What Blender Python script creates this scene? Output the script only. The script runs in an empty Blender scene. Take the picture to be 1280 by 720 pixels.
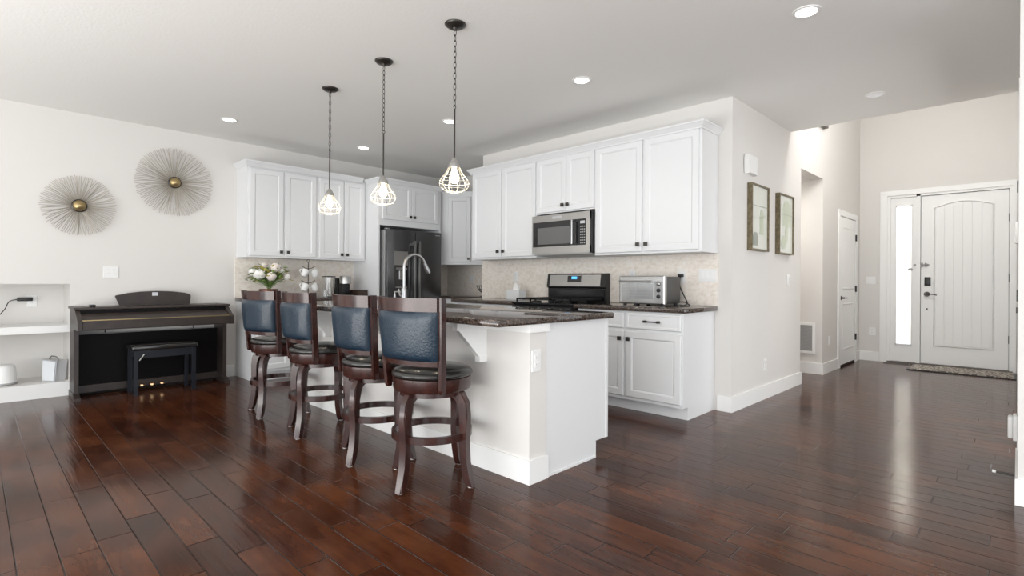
import bpy, bmesh, math, random
from mathutils import Vector, Matrix
random.seed(7)
S = bpy.context.scene
COL = S.collection
PI = math.pi

# ------------------------------------------------------------------ camera
FPX, YAW, ROLL, SHY, CH = 654.521, .769, .006, -8.06, 1.1242
cy, sn = math.cos(YAW), math.sin(YAW)
F = Vector((-sn, cy, 0)); R0 = Vector((cy, sn, 0)); U0 = Vector((0, 0, 1))
cr, sr = math.cos(ROLL), math.sin(ROLL)
RR = R0*cr + U0*sr; UU = U0*cr - R0*sr
cd = bpy.data.cameras.new('camera'); cam = bpy.data.objects.new('camera', cd); COL.objects.link(cam)
cd.sensor_fit = 'HORIZONTAL'; cd.sensor_width = 36; cd.lens = FPX/1280*36
cd.shift_y = SHY/1280; cd.clip_start = .02; cd.clip_end = 100
m = Matrix((RR, UU, -F)).transposed().to_4x4(); m.translation = Vector((0, 0, CH)); cam.matrix_world = m
S.camera = cam
# ------------------------------------------------------------------ view, world, big lights
S.view_settings.view_transform = 'Standard'; S.view_settings.look = 'None'
S.view_settings.gamma = 1; S.view_settings.use_curve_mapping = False
S.view_settings.exposure = 0.64
W = bpy.data.worlds.new('world'); S.world = W; W.use_nodes = True
bg = W.node_tree.nodes['Background']; bg.inputs[0].default_value = (.90, .95, 1, 1); bg.inputs[1].default_value = 1.0

def area(name, loc, target, sx, sy, energy, col=(1, 1, 1)):
    l = bpy.data.lights.new(name, 'AREA'); l.shape = 'RECTANGLE'; l.size = sx; l.size_y = sy
    l.energy = energy; l.color = col
    o = bpy.data.objects.new(name, l); COL.objects.link(o); o.location = loc
    d = Vector(target)-Vector(loc); o.rotation_euler = d.to_track_quat('-Z', 'Y').to_euler()
    return o
area('window_daylight_left', (-4.6, -3.6, 1.35), (-4.4, 3, 1.5), 3.4, 2.2, 22, (.93, .97, 1))
area('window_daylight_right', (-.5, -3.6, 1.35), (-.6, 3, 1.3), 3.4, 2.2, 64, (.95, .98, 1))
area('added_side_fill', (4.0, .6, 1.45), (-2.0, 4.2, 1.3), 3.0, 2.2, 54, (.96, .98, 1))  # fill lamp added on the right for the hall wall and island end
area('added_ceiling_fill', (-.9, -1.9, .12), (-.9, -1.0, 2.7), 8.0, 2.6, 290, (1, .985, .95))  # unseen lamp added behind the camera to lift the ceiling
area('added_hall_fill', (1.9, 5.35, 1.2), (-1.8, 5.6, 1.9), 2.2, 2.0, 31, (1, .99, .97))  # lamp added beyond the wall opening to brighten the hall wall
area('added_entry_fill', (-.65, 6.35, 3.4), (-.7, 9.17, .9), 1.2, .6, 22, (1, .985, .96))  # added lamp hidden above the ceiling edge, brightens the entry door
area('foyer_window_daylight', (-.12, 7.6, 4.2), (-1.8, 7.4, 2.6), 1.6, 1.4, 10, (1, .98, .95))
area('passage_light', (-2.6, 6.9, 2.38), (-2.6, 6.95, 0), .3, .3, 9, (1, .95, .88))
area('entry_sidelight_daylight', (-1.17, 10.4, 3.3), (-1.17, 9.2, 1.2), 1.2, 1.2, 480, (1, 1, 1))

# ------------------------------------------------------------------ materials
def new_mat(name):
    mt = bpy.data.materials.new(name); mt.use_nodes = True
    nt = mt.node_tree; return mt, nt, nt.nodes['Principled BSDF']
def pmat(name, col, rough=.5, metal=0, coat=0, bump=0, bscale=80, em=None, estr=0, trans=0, ior=1.45, var=0, spec=.5):
    mt, nt, b = new_mat(name)
    b.inputs['Base Color'].default_value = (*col, 1); b.inputs['Roughness'].default_value = rough
    b.inputs['Metallic'].default_value = metal; b.inputs['Coat Weight'].default_value = coat
    b.inputs['Coat Roughness'].default_value = .12
    b.inputs['Transmission Weight'].default_value = trans; b.inputs['IOR'].default_value = ior; b.inputs['Specular IOR Level'].default_value = spec
    if em: b.inputs['Emission Color'].default_value = (*em, 1); b.inputs['Emission Strength'].default_value = estr
    if bump or var:
        tc = nt.nodes.new('ShaderNodeTexCoord'); n = nt.nodes.new('ShaderNodeTexNoise')
        n.inputs['Scale'].default_value = bscale; n.inputs['Detail'].default_value = 3
        nt.links.new(tc.outputs['Object'], n.inputs['Vector'])
        if bump:
            bp = nt.nodes.new('ShaderNodeBump'); bp.inputs['Strength'].default_value = bump; bp.inputs['Distance'].default_value = .004
            nt.links.new(n.outputs['Fac'], bp.inputs['Height']); nt.links.new(bp.outputs['Normal'], b.inputs['Normal'])
        if var:
            cr_ = nt.nodes.new('ShaderNodeValToRGB')
            cr_.color_ramp.elements[0].position = .3; cr_.color_ramp.elements[1].position = .7
            cr_.color_ramp.elements[0].color = (*[c*(1-var) for c in col], 1)
            cr_.color_ramp.elements[1].color = (*[min(1, c*(1+var)) for c in col], 1)
            nt.links.new(n.outputs['Fac'], cr_.inputs['Fac']); nt.links.new(cr_.outputs['Color'], b.inputs['Base Color'])
    return mt
M = {}
M['wall'] = pmat('wall_paint', (.71, .69, .665), .85, bump=.12, bscale=160)
M['ceil'] = pmat('ceiling_paint', (.85, .845, .825), .9, bump=.25, bscale=55)
M['trim'] = pmat('trim_paint', (.86, .86, .85), .4)
M['cab'] = pmat('cabinet_paint', (.755, .762, .77), .38)
M['bronze'] = pmat('dark_bronze', (.06, .055, .05), .35, .8)
M['black'] = pmat('black_plastic', (.015, .015, .016), .35)
M['blackgloss'] = pmat('black_glass', (.008, .008, .01), .08, coat=.5)
M['iron'] = pmat('cast_iron', (.012, .012, .012), .55)
M['steel'] = pmat('stainless_steel', (.46, .455, .445), .3, .95)
M['chrome'] = pmat('brushed_chrome', (.36, .36, .36), .28, 1)
M['blksteel'] = pmat('black_stainless_steel', (.16, .16, .165), .26, .95)
M['cherry'] = pmat('dark_cherry_wood', (.034, .0105, .008), .26, coat=.4, bscale=14, var=.35)
M['leather'] = pmat('black_leather_sheen_tint', (.007, .021, .038), .36, coat=.22, bump=.7, bscale=90)  # blue of the reflected sky sheen is put into the base colour
M['seatlea'] = pmat('black_seat_leather', (.018, .017, .016), .22, coat=.3, bump=.1, bscale=120)
M['piano'] = pmat('rosewood_black', (.035, .026, .023), .38, bscale=10, var=.2)
M['pianodark'] = pmat('rosewood_panel', (.005, .004, .004), .45, spec=.12)
M['bench'] = pmat('bench_satin_black', (.010, .012, .018), .3)
M['brass'] = pmat('brass', (.75, .50, .28), .25, 1)
M['gold'] = pmat('aged_gold', (.40, .30, .15), .32, .85)
M['wire'] = pmat('champagne_wire', (.40, .365, .31), .5, .3)
M['white'] = pmat('white_plastic', (.82, .82, .81), .4)
M['ceramic'] = pmat('white_ceramic', (.85, .85, .84), .15)
M['glass'] = pmat('clear_glass', (1, 1, 1), .02, trans=1)
M['silver'] = pmat('silver_grille', (.60, .61, .63), .35, .6)
M['greyp'] = pmat('grey_plastic', (.35, .35, .35), .4)
M['socket'] = pmat('brushed_nickel', (.42, .41, .39), .35, .7)
M['cage'] = pmat('ivory_cage_wire', (.70, .66, .57), .4)
M['bulb'] = pmat('lit_bulb', (1, .9, .7), .3, em=(1, .86, .62), estr=5)
M['canlens'] = pmat('lit_downlight', (1, 1, 1), .3, em=(1, .97, .9), estr=5)
M['canoff'] = pmat('dim_downlight', (.75, .74, .76), .4, em=(1, 1, 1), estr=.12)
M['green'] = pmat('leaf_green', (.16, .25, .07), .5, bscale=25, var=.5)
M['yelgreen'] = pmat('leaf_olive', (.42, .38, .09), .5, bscale=25, var=.4)
M['petal'] = pmat('cream_petal', (.84, .76, .70), .6, bscale=30, var=.06)
M['petalw'] = pmat('white_petal', (.86, .84, .80), .6)
M['copper'] = pmat('hammered_copper', (.11, .035, .016), .35, .5, bump=.6, bscale=60, var=.5)
M['darkbox'] = pmat('dark_woven_box', (.05, .03, .022), .5, bscale=40, var=.4)
M['display'] = pmat('blue_clock_display', (.02, .05, .1), .2, em=(.1, .45, .9), estr=1.2)
M['olive'] = pmat('bronze_gold_frame', (.17, .14, .085), .4, .4, bscale=40, var=.3)
M['mat'] = pmat('picture_mat', (.70, .72, .66), .25, coat=.4)
M['sage'] = pmat('print_sage', (.50, .55, .42), .3, coat=.4)
M['sagedark'] = pmat('print_grey_green', (.30, .33, .29), .3, coat=.4)
M['tissuebox'] = pmat('pale_box', (.74, .76, .76), .4)
M['boxgrey'] = pmat('grey_box_side', (.42, .43, .45), .5)
M['paper'] = pmat('white_paper', (.85, .84, .82), .8)
M['grilled'] = pmat('vent_shadow', (.30, .29, .28), .7)
M['toasterside'] = pmat('toaster_side', (.085, .083, .08), .4, .5, bump=.3, bscale=90)
M['dark'] = pmat('dark_gap', (.01, .01, .01), .8)
M['wenge'] = pmat('grey_brown_wood', (.16, .14, .125), .5)

def nodes_chain(nt):
    N = lambda t: nt.nodes.new(t)
    def math_(op, a, b=None):
        n = N('ShaderNodeMath'); n.operation = op
        for i, v in enumerate((a, b)):
            if v is None: continue
            if isinstance(v, (int, float)): n.inputs[i].default_value = v
            else: nt.links.new(v, n.inputs[i])
        return n.outputs[0]
    return N, math_

def floor_mat():
    mt, nt, b = new_mat('hand_scraped_hardwood'); N, mth = nodes_chain(nt); L = nt.links.new
    tc = N('ShaderNodeTexCoord'); sep = N('ShaderNodeSeparateXYZ'); L(tc.outputs['Object'], sep.inputs[0])
    x, y = sep.outputs[0], sep.outputs[1]
    PW = .127
    yr = mth('DIVIDE', y, PW); row = mth('FLOOR', yr); fy = mth('FRACT', yr)
    wn = N('ShaderNodeTexWhiteNoise'); wn.noise_dimensions = '1D'; L(row, wn.inputs['W'])
    xo = mth('ADD', x, mth('MULTIPLY', wn.outputs['Value'], 7.3))
    xr = mth('DIVIDE', xo, .74); seg = mth('FLOOR', xr); fx = mth('FRACT', xr)
    comb = N('ShaderNodeCombineXYZ'); L(row, comb.inputs[0]); L(seg, comb.inputs[1])
    wn2 = N('ShaderNodeTexWhiteNoise'); wn2.noise_dimensions = '3D'; L(comb.outputs[0], wn2.inputs['Vector'])
    # stretched grain, shifted per plank
    mp = N('ShaderNodeCombineXYZ'); L(mth('MULTIPLY', x, 2.2), mp.inputs[0]); L(mth('MULTIPLY', y, 13), mp.inputs[1])
    L(mth('MULTIPLY', wn2.outputs['Value'], 40), mp.inputs[2])
    gr = N('ShaderNodeTexNoise'); gr.inputs['Scale'].default_value = 1.3; gr.inputs['Detail'].default_value = 6; gr.inputs['Roughness'].default_value = .62
    L(mp.outputs[0], gr.inputs['Vector'])
    bl = N('ShaderNodeTexNoise'); bl.inputs['Scale'].default_value = 3.2; bl.inputs['Detail'].default_value = 4
    L(tc.outputs['Object'], bl.inputs['Vector'])
    fac = mth('ADD', mth('MULTIPLY', wn2.outputs['Value'], .17), mth('ADD', mth('MULTIPLY', gr.outputs['Fac'], .45), mth('MULTIPLY', bl.outputs['Fac'], .58)))
    rp = N('ShaderNodeValToRGB'); e = rp.color_ramp.elements
    e[0].position = .32; e[0].color = (.012, .0036, .002, 1); e[1].position = .88; e[1].color = (.135, .043, .015, 1)
    k = e.new(.56); k.color = (.050, .0145, .0062, 1)
    L(fac, rp.inputs['Fac'])
    # seams
    dy = mth('MULTIPLY', mth('MINIMUM', fy, mth('SUBTRACT', 1, fy)), PW)
    dx = mth('MULTIPLY', mth('MINIMUM', fx, mth('SUBTRACT', 1, fx)), .74)
    d = mth('MINIMUM', dy, dx)
    mr = N('ShaderNodeMapRange'); mr.inputs[1].default_value = .0008; mr.inputs[2].default_value = .0038; L(d, mr.inputs[0])
    mix = N('ShaderNodeMix'); mix.data_type = 'RGBA'; L(mr.outputs[0], mix.inputs[0])
    mix.inputs[6].default_value = (.006, .003, .002, 1); L(rp.outputs['Color'], mix.inputs[7])
    L(mix.outputs[2], b.inputs['Base Color'])
    # scraped ripples across the plank
    mp2 = N('ShaderNodeCombineXYZ'); L(mth('MULTIPLY', x, 2.0), mp2.inputs[0]); L(mth('MULTIPLY', y, 34), mp2.inputs[1]); L(mth('MULTIPLY', wn2.outputs['Value'], 20), mp2.inputs[2])
    rn = N('ShaderNodeTexNoise'); rn.inputs['Scale'].default_value = 1; rn.inputs['Detail'].default_value = 2; L(mp2.outputs[0], rn.inputs['Vector'])
    h = mth('ADD', mth('MULTIPLY', mr.outputs[0], .8), mth('MULTIPLY', rn.outputs['Fac'], .55))
    bp = N('ShaderNodeBump'); bp.inputs['Strength'].default_value = .55; bp.inputs['Distance'].default_value = .003
    L(h, bp.inputs['Height']); L(bp.outputs['Normal'], b.inputs['Normal'])
    r2 = N('ShaderNodeMapRange'); r2.inputs[3].default_value = .10; r2.inputs[4].default_value = .22; L(gr.outputs['Fac'], r2.inputs[0])
    L(r2.outputs[0], b.inputs['Roughness']); b.inputs['Specular IOR Level'].default_value = .22
    return mt
M['floor'] = floor_mat()

def granite():
    mt, nt, b = new_mat('brown_granite'); N, mth = nodes_chain(nt); L = nt.links.new
    tc = N('ShaderNodeTexCoord')
    v = N('ShaderNodeTexVoronoi'); v.inputs['Scale'].default_value = 150; L(tc.outputs['Object'], v.inputs['Vector'])
    n = N('ShaderNodeTexNoise'); n.inputs['Scale'].default_value = 60; n.inputs['Detail'].default_value = 4; L(tc.outputs['Object'], n.inputs['Vector'])
    sp = N('ShaderNodeSeparateColor'); L(v.outputs['Color'], sp.inputs[0])
    f = mth('ADD', mth('MULTIPLY', sp.outputs[0], .6), mth('MULTIPLY', n.outputs['Fac'], .5))
    rp = N('ShaderNodeValToRGB'); e = rp.color_ramp.elements
    e[0].position = .25; e[0].color = (.012, .009, .008, 1); e[1].position = 1.0; e[1].color = (.20, .155, .125, 1)
    k = e.new(.6); k.color = (.065, .045, .036, 1)
    L(f, rp.inputs['Fac']); L(rp.outputs['Color'], b.inputs['Base Color'])
    b.inputs['Roughness'].default_value = .045; b.inputs['IOR'].default_value = 1.6
    return mt
M['granite'] = granite()

def tiles(name, c0, c1, c2):
    mt, nt, b = new_mat(name); N, mth = nodes_chain(nt); L = nt.links.new
    tc = N('ShaderNodeTexCoord'); sep = N('ShaderNodeSeparateXYZ'); L(tc.outputs['Object'], sep.inputs[0])
    u = mth('ADD', sep.outputs[0], sep.outputs[1])
    cv = N('ShaderNodeCombineXYZ'); L(u, cv.inputs[0]); L(sep.outputs[2], cv.inputs[1])
    br = N('ShaderNodeTexBrick'); br.inputs['Scale'].default_value = 1; br.inputs['Brick Width'].default_value = .042; br.inputs['Row Height'].default_value = .019
    br.inputs['Mortar Size'].default_value = .0012; br.inputs['Color1'].default_value = (0, 0, 0, 1); br.inputs['Color2'].default_value = (1, 1, 1, 1)
    br.inputs['Mortar'].default_value = (.55, .55, .55, 1)
    L(cv.outputs[0], br.inputs['Vector'])
    n = N('ShaderNodeTexNoise'); n.inputs['Scale'].default_value = 28; n.inputs['Detail'].default_value = 4; L(tc.outputs['Object'], n.inputs['Vector'])
    sc = N('ShaderNodeSeparateColor'); L(br.outputs['Color'], sc.inputs[0])
    f = mth('ADD', mth('MULTIPLY', sc.outputs[0], .22), mth('MULTIPLY', n.outputs['Fac'], .78))
    rp = N('ShaderNodeValToRGB'); e = rp.color_ramp.elements
    e[0].position = .2; e[0].color = (*c0, 1); e[1].position = .8; e[1].color = (*c2, 1); k = e.new(.5); k.color = (*c1, 1)
    L(f, rp.inputs['Fac']); L(rp.outputs['Color'], b.inputs['Base Color']); b.inputs['Roughness'].default_value = .45
    bp = N('ShaderNodeBump'); bp.inputs['Strength'].default_value = .3; bp.inputs['Distance'].default_value = .002
    L(f, bp.inputs['Height']); L(bp.outputs['Normal'], b.inputs['Normal'])
    return mt
M['tile'] = tiles('travertine_mosaic', (.70, .615, .525), (.84, .775, .70), (.90, .86, .81))

def rug():
    mt, nt, b = new_mat('speckled_mat'); N, mth = nodes_chain(nt); L = nt.links.new
    tc = N('ShaderNodeTexCoord'); n = N('ShaderNodeTexNoise'); n.inputs['Scale'].default_value = 42; n.inputs['Detail'].default_value = 2
    L(tc.outputs['Object'], n.inputs['Vector'])
    rp = N('ShaderNodeValToRGB'); e = rp.color_ramp.elements; e[0].position = .42; e[0].color = (.09, .075, .06, 1); e[1].position = .56; e[1].color = (.52, .47, .41, 1)
    L(n.outputs['Fac'], rp.inputs['Fac']); L(rp.outputs['Color'], b.inputs['Base Color']); b.inputs['Roughness'].default_value = .95
    return mt
M['rug'] = rug()

def blind_mat():
    mt, nt, b = new_mat('blind_slats'); N, mth = nodes_chain(nt); L = nt.links.new
    tr = N('ShaderNodeBsdfTranslucent'); tr.inputs[0].default_value = (.95, .93, .88, 1)
    b.inputs['Base Color'].default_value = (.92, .91, .88, 1)
    mx = N('ShaderNodeMixShader'); mx.inputs[0].default_value = .7; L(b.outputs[0], mx.inputs[1]); L(tr.outputs[0], mx.inputs[2])
    L(mx.outputs[0], nt.nodes['Material Output'].inputs[0]); return mt
M['blind'] = blind_mat()

# ------------------------------------------------------------------ mesh helper
class MB:
    def __init__(s): s.bm = bmesh.new()
    def _xf(s, vs, mtx):
        if mtx is not None: bmesh.ops.transform(s.bm, matrix=mtx, verts=vs)
    def box(s, x0, x1, y0, y1, z0, z1, bev=0, seg=2):
        r = bmesh.ops.create_cube(s.bm, size=1); vs = r['verts']
        for v in vs:
            v.co = Vector(((x0+x1)/2+v.co.x*(x1-x0), (y0+y1)/2+v.co.y*(y1-y0), (z0+z1)/2+v.co.z*(z1-z0)))
        if bev:
            es = list({e for v in vs for e in v.link_edges})
            bmesh.ops.bevel(s.bm, geom=es, offset=bev, segments=seg, profile=.5, affect='EDGES')
        return s
    def lathe(s, prof, c=(0, 0, 0), seg=32, axis='Z', cap=True, a0=0):
        rings = []
        for r, z in prof:
            ring = []
            for i in range(seg):
                a = a0+2*PI*i/seg; p = (r*math.cos(a), r*math.sin(a), z)
                if axis == 'X': p = (p[2], p[0], p[1])
                elif axis == 'Y': p = (p[1], p[2], p[0])
                ring.append(s.bm.verts.new((c[0]+p[0], c[1]+p[1], c[2]+p[2])))
            rings.append(ring)
        for a, b in zip(rings, rings[1:]):
            for i in range(seg):
                j = (i+1) % seg; s.bm.faces.new((a[i], a[j], b[j], b[i]))
        if cap:
            s.bm.faces.new(rings[0][::-1]); s.bm.faces.new(rings[-1])
        return s
    def ringtube(s, prof, c=(0, 0, 0), seg=48, axis='Z'):
        # closed profile revolved
        rings = []
        for i in range(seg):
            a = 2*PI*i/seg; ring = []
            for r, z in prof:
                p = (r*math.cos(a), r*math.sin(a), z)
                if axis == 'X': p = (p[2], p[0], p[1])
                elif axis == 'Y': p = (p[1], p[2], p[0])
                ring.append(s.bm.verts.new((c[0]+p[0], c[1]+p[1], c[2]+p[2])))
            rings.append(ring)
        n = len(prof)
        for i in range(seg):
            a, b = rings[i], rings[(i+1) % seg]
            for k in range(n):
                l = (k+1) % n; s.bm.faces.new((a[k], b[k], b[l], a[l]))
        return s
    def tube(s, pts, r, seg=8, closed=False, cap=True):
        pts = [Vector(p) for p in pts]; n = len(pts); rings = []; prev = None
        for i, p in enumerate(pts):
            if closed: t = pts[(i+1) % n]-pts[i-1]
            else: t = pts[min(i+1, n-1)]-pts[max(i-1, 0)]
            t.normalize()
            if prev is None:
                u = t.orthogonal().normalized()
            else:
                u = prev-t*prev.dot(t); u = u.normalized() if u.length > 1e-6 else t.orthogonal().normalized()
            prev = u; w = t.cross(u); rr = r[i] if isinstance(r, (list, tuple)) else r
            rings.append([s.bm.verts.new(p+u*rr*math.cos(2*PI*k/seg)+w*rr*math.sin(2*PI*k/seg)) for k in range(seg)])
        for i in range(n if closed else n-1):
            a, b = rings[i], rings[(i+1) % n]
            for k in range(seg):
                l = (k+1) % seg; s.bm.faces.new((a[k], a[l], b[l], b[k]))
        if cap and not closed:
            s.bm.faces.new(rings[0][::-1]); s.bm.faces.new(rings[-1])
        return s
    def cyl(s, p0, p1, r, seg=16): return s.tube([p0, p1], r, seg)
    def prism(s, poly, plane, d0, d1):
        f = {'XY': lambda a, b, d: (a, b, d), 'XZ': lambda a, b, d: (a, d, b), 'YZ': lambda a, b, d: (d, a, b)}[plane]
        A = [s.bm.verts.new(f(a, b, d0)) for a, b in poly]; B = [s.bm.verts.new(f(a, b, d1)) for a, b in poly]
        n = len(poly)
        s.bm.faces.new(A); s.bm.faces.new(B[::-1])
        for i in range(n):
            j = (i+1) % n; s.bm.faces.new((A[j], A[i], B[i], B[j]))
        return s
    def ball(s, c, r, sc=(1, 1, 1), u=16, v=10, mtx=None):
        q = bmesh.ops.create_uvsphere(s.bm, u_segments=u, v_segments=v, radius=r)
        for w in q['verts']: w.co = Vector((w.co.x*sc[0], w.co.y*sc[1], w.co.z*sc[2]))
        s._xf(q['verts'], mtx)
        for w in q['verts']: w.co += Vector(c)
        return s
    def rings(s, x0, x1, z0, z1, prof):
        # stepped panel in XZ facing -y; prof = [(inset, y)]
        R = []
        for i, y in prof:
            R.append([s.bm.verts.new(p) for p in ((x0+i, y, z0+i), (x1-i, y, z0+i), (x1-i, y, z1-i), (x0+i, y, z1-i))])
        s.bm.faces.new(R[0][::-1]); s.bm.faces.new(R[-1])
        for a, b in zip(R, R[1:]):
            for k in range(4):
                l = (k+1) % 4; s.bm.faces.new((a[k], a[l], b[l], b[k]))
        return s
    def build(s, name, mat, parent=None, smooth=None, loc=None):
        bmesh.ops.recalc_face_normals(s.bm, faces=s.bm.faces)
        me = bpy.data.meshes.new(name); s.bm.to_mesh(me); s.bm.free()
        me.materials.append(M[mat] if isinstance(mat, str) else mat)
        if smooth is not None:
            for p in me.polygons: p.use_smooth = True
            me.set_sharp_from_angle(angle=math.radians(smooth))
        o = bpy.data.objects.new(name, me); COL.objects.link(o)
        if parent is not None: o.parent = parent
        if loc is not None: o.location = loc
        return o
def B(*a, bev=0): return MB().box(*a, bev=bev)
def tag(o, label, cat, group=None):
    o['label'] = label; o['category'] = cat
    if group: o['group'] = group
    return o
def thing(name, label, cat, loc=(0, 0, 0), rotz=0, group=None):
    o = bpy.data.objects.new(name, None); COL.objects.link(o); o.empty_display_size = .1
    o.location = loc; o.rotation_euler = (0, 0, rotz); return tag(o, label, cat, group)
def struct(o): o['kind'] = 'structure'; return o
def SB(name, mat, *boxes, bev=0):
    mb = MB()
    for b in boxes: mb.box(*b, bev=bev)
    return struct(mb.build(name, mat))
def dup(root, loc, rotz, label, group=None):
    r = root.copy(); COL.objects.link(r); r.location = loc; r.rotation_euler = (0, 0, rotz); r['label'] = label
    if group: r['group'] = group
    for ch in list(root.children):
        c = ch.copy(); COL.objects.link(c); c.parent = r
        for g in ch.children:
            d = g.copy(); COL.objects.link(d); d.parent = c
    return r

# ================================================================== SETTING
H = 2.743; XP = -6.6; YR = 4.588; XH = -1.79; XF = -1.70; YD = 9.17; YE = 6.1; HF = 5.4; YF = 5.33; YB = -3.8
SB('floor', 'floor', (-7.2, 4.2, YB, YD+.1, -.06, 0))
SB('ceiling', 'ceil', (-7.2, 4.2, YB, YE, H, H+.12))
SB('ceiling_foyer', 'ceil', (-3.6, .12, YE, YD+.12, HF, HF+.1))
NY = .668
HANG = math.atan(.09/4.582)
def xw(y): return XH+(y-YR)*.09/4.582
def slant(mb, y0, y1, z0, z1, t0=-.13, t1=0):
    return mb.prism([(xw(y0)+t0, y0), (xw(y0)+t1, y0), (xw(y1)+t1, y1), (xw(y1)+t0, y1)], 'XY', z0, z1)
SB('wall_left', 'wall', (XP-.12, XP, NY, YF+.12, 0, H), (XP-.62, XP, YB, NY, 1.075, H), (XP-.62, XP, YB, NY, 0, .136),
   (XP-.62, XP-.5, YB, NY, .136, 1.075), (XP-.62, XP-.12, NY, NY+.1, 0, H), (XP-.5, XP, YB, -1.1, .136, 1.075))
SB('trim_1', 'trim', (XP-.5, XP+.004, -1.1, NY, .612, .678))
SB('trim_2', 'trim', (XP, XP+.012, -3.0, NY, 0, .136))
SB('wall_far', 'wall', (XP, -4.97, YF, YF+.12, 0, H))
SB('wall_back', 'wall', (-4.97, XH-.13, YR, YR+.12, 0, H), (-4.97, -4.85, YR+.12, YF+.12, 0, H))
mb = MB(); slant(mb, YR, 6.45, 0, H); slant(mb, YE, 6.45, H, HF); slant(mb, 6.45, 7.30, 2.41, HF); struct(mb.build('wall_hall', 'wall'))
mb = MB(); slant(mb, 7.30, YD, 0, HF); mb.box(-3.4, xw(7.3)-.13, 7.30, 7.42, 0, 2.41); struct(mb.build('wall_hall_far', 'wall'))
SB('wall_passage', 'wall', (-3.5, -3.4, 6.4, 7.42, 0, 2.5), (-3.4, XH-.10, 6.33, 6.45, 0, 2.41))
SB('ceiling_passage', 'ceil', (-3.5, XH-.09, 6.33, 7.42, 2.41, 2.5))
SB('wall_header', 'wall', (XH-.13, .12, YE-.12, YE, H+.12, HF))
DX0, DX1, DZ1 = -1.36, -.05, 2.40
SB('wall_entry', 'wall', (XF-.13, DX0, YD, YD+.13, 0, HF), (DX1, .12, YD, YD+.13, 0, HF), (DX0, DX1, YD, YD+.13, DZ1, HF))
SB('wall_right', 'wall', (0, .12, 3.84, 4.5, 0, HF), (0, .12, 4.5, 6.2, 2.3, HF), (0, .12, 6.2, YD, 0, HF), (0, 4.2, 3.72, 3.84, 0, H))
BH = .133
SB('baseboard_left', 'trim', (XP, XP+.014, NY, 2.148, 0, BH))
SB('baseboard_back', 'trim', (-1.905, XH+.014, YR-.014, YR, 0, BH))
mb = MB(); slant(mb, YR, 6.464, 0, BH, 0, .014); slant(mb, 6.45, 6.464, 0, BH); struct(mb.build('baseboard_hall', 'trim'))
mb = MB(); slant(mb, 7.286, 7.965, 0, BH, 0, .014); slant(mb, 9.0, YD, 0, BH, 0, .014); mb.box(-3.4, xw(7.29), 7.286, 7.30, 0, BH); struct(mb.build('baseboard_hall_far', 'trim'))
SB('baseboard_entry', 'trim', (XF+.014, DX0-.09, YD-.014, YD, 0, BH), (DX1+.035, 0, YD-.014, YD, 0, BH))
SB('baseboard_right', 'trim', (-.010, 0, 3.706, 4.42, 0, BH), (0, 4.2, 3.706, 3.72, 0, BH))

# entry door with casing
SB('trim_3', 'trim', (DX0-.085, DX0, YD-.018, YD, 0, DZ1+.05), (DX1, DX1+.03, YD-.018, YD, 0, DZ1+.05), (DX0, DX1, YD-.018, YD, DZ1-.02, DZ1+.05))
SB('trim_4', 'trim', (DX0, DX0+.035, YD, YD+.12, 0, DZ1-.02), (-1.03, -.985, YD, YD+.12, 0, DZ1-.02), (DX1-.035, DX1, YD, YD+.12, 0, DZ1-.02), (DX0+.035, DX1-.035, YD, YD+.12, DZ1-.05, DZ1-.02))
SB('trim_5', 'wenge', (DX0, DX1, YD-.01, YD+.12, 0, .022))
def arch_poly(x0, x1, z0, z1, rise, n=14):
    p = [(x0, z0), (x1, z0), (x1, z1)]
    for i in range(1, n):
        t = i/n; p.append((x1+(x0-x1)*t, z1+rise*math.sin(PI*t)))
    return p+[(x0, z1)]
SB('trim_11', 'trim', (-.125, -.06, YD+.076, YD+.10, 0, 2.38), (-1.0, -.95, YD+.076, YD+.10, 0, 2.38), (-1.0, -.06, YD+.076, YD+.10, 2.31, 2.38), (-1.0, -.06, YD+.076, YD+.10, 0, .04))
d1 = struct(B(-.98, -.09, YD+.03, YD+.075, .026, DZ1-.055, bev=.003).build('door_1', 'trim'))
mb = MB()
px0, px1 = -.845, -.225; pz0, pz1 = .27, 2.17
outer = arch_poly(px0, px1, pz0, pz1, .075); inner = arch_poly(px0+.022, px1-.022, pz0+.022, pz1-.01, .068)
n = len(outer)
def ringstrip(mb, o, i, yo, yi, ym):
    n = len(o)
    v = [[mb.bm.verts.new((a, y, b)) for a, b in pl] for pl, y in ((o, yo), ([((a+c)/2, (b+d)/2) for (a, b), (c, d) in zip(o, i)], ym), (i, yi))]
    for A, Bv in zip(v, v[1:]):
        for k in range(n):
            l = (k+1) % n; mb.bm.faces.new((A[k], A[l], Bv[l], Bv[k]))
ringstrip(mb, outer, inner, YD+.0305, YD+.0305, YD+.012)
mb.build('panel_molding', 'trim', d1, smooth=50)
mb = MB()
pw = (px1-px0-.05)/6
for i in range(6):
    a = px0+.025+i*pw
    mb.prism(arch_poly(a+.004, a+pw-.004, pz0+.03, pz1-.012+.062*math.sin(PI*(i+.5)/6), 0.0, 4), 'XZ', YD+.019, YD+.031)
mb.build('plank_panel', 'trim', d1)
for z in (.42, 1.21, 1.98):
    MB().cyl((-.083, YD+.022, z-.05), (-.083, YD+.022, z+.05), .010, 10).build('hinge', 'bronze', d1)
kx = -.905
MB().box(kx-.034, kx+.034, YD+.008, YD+.03, 1.10, 1.22, bev=.006).build('keypad_lock', 'black', d1, 40)
hb = MB().lathe([(.034, 0), (.034, .008), (.02, .014)], (kx-.005, YD+.0, .985), 24, 'Y')
hb.tube([(kx-.005, YD+.02, .985), (kx-.005, YD-.04, .985), (kx+.03, YD-.045, .985), (kx+.075, YD-.045, .984), (kx+.105, YD-.045, .972)], .008)
hb.build('lever_handle', 'bronze', d1, 40)
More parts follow.
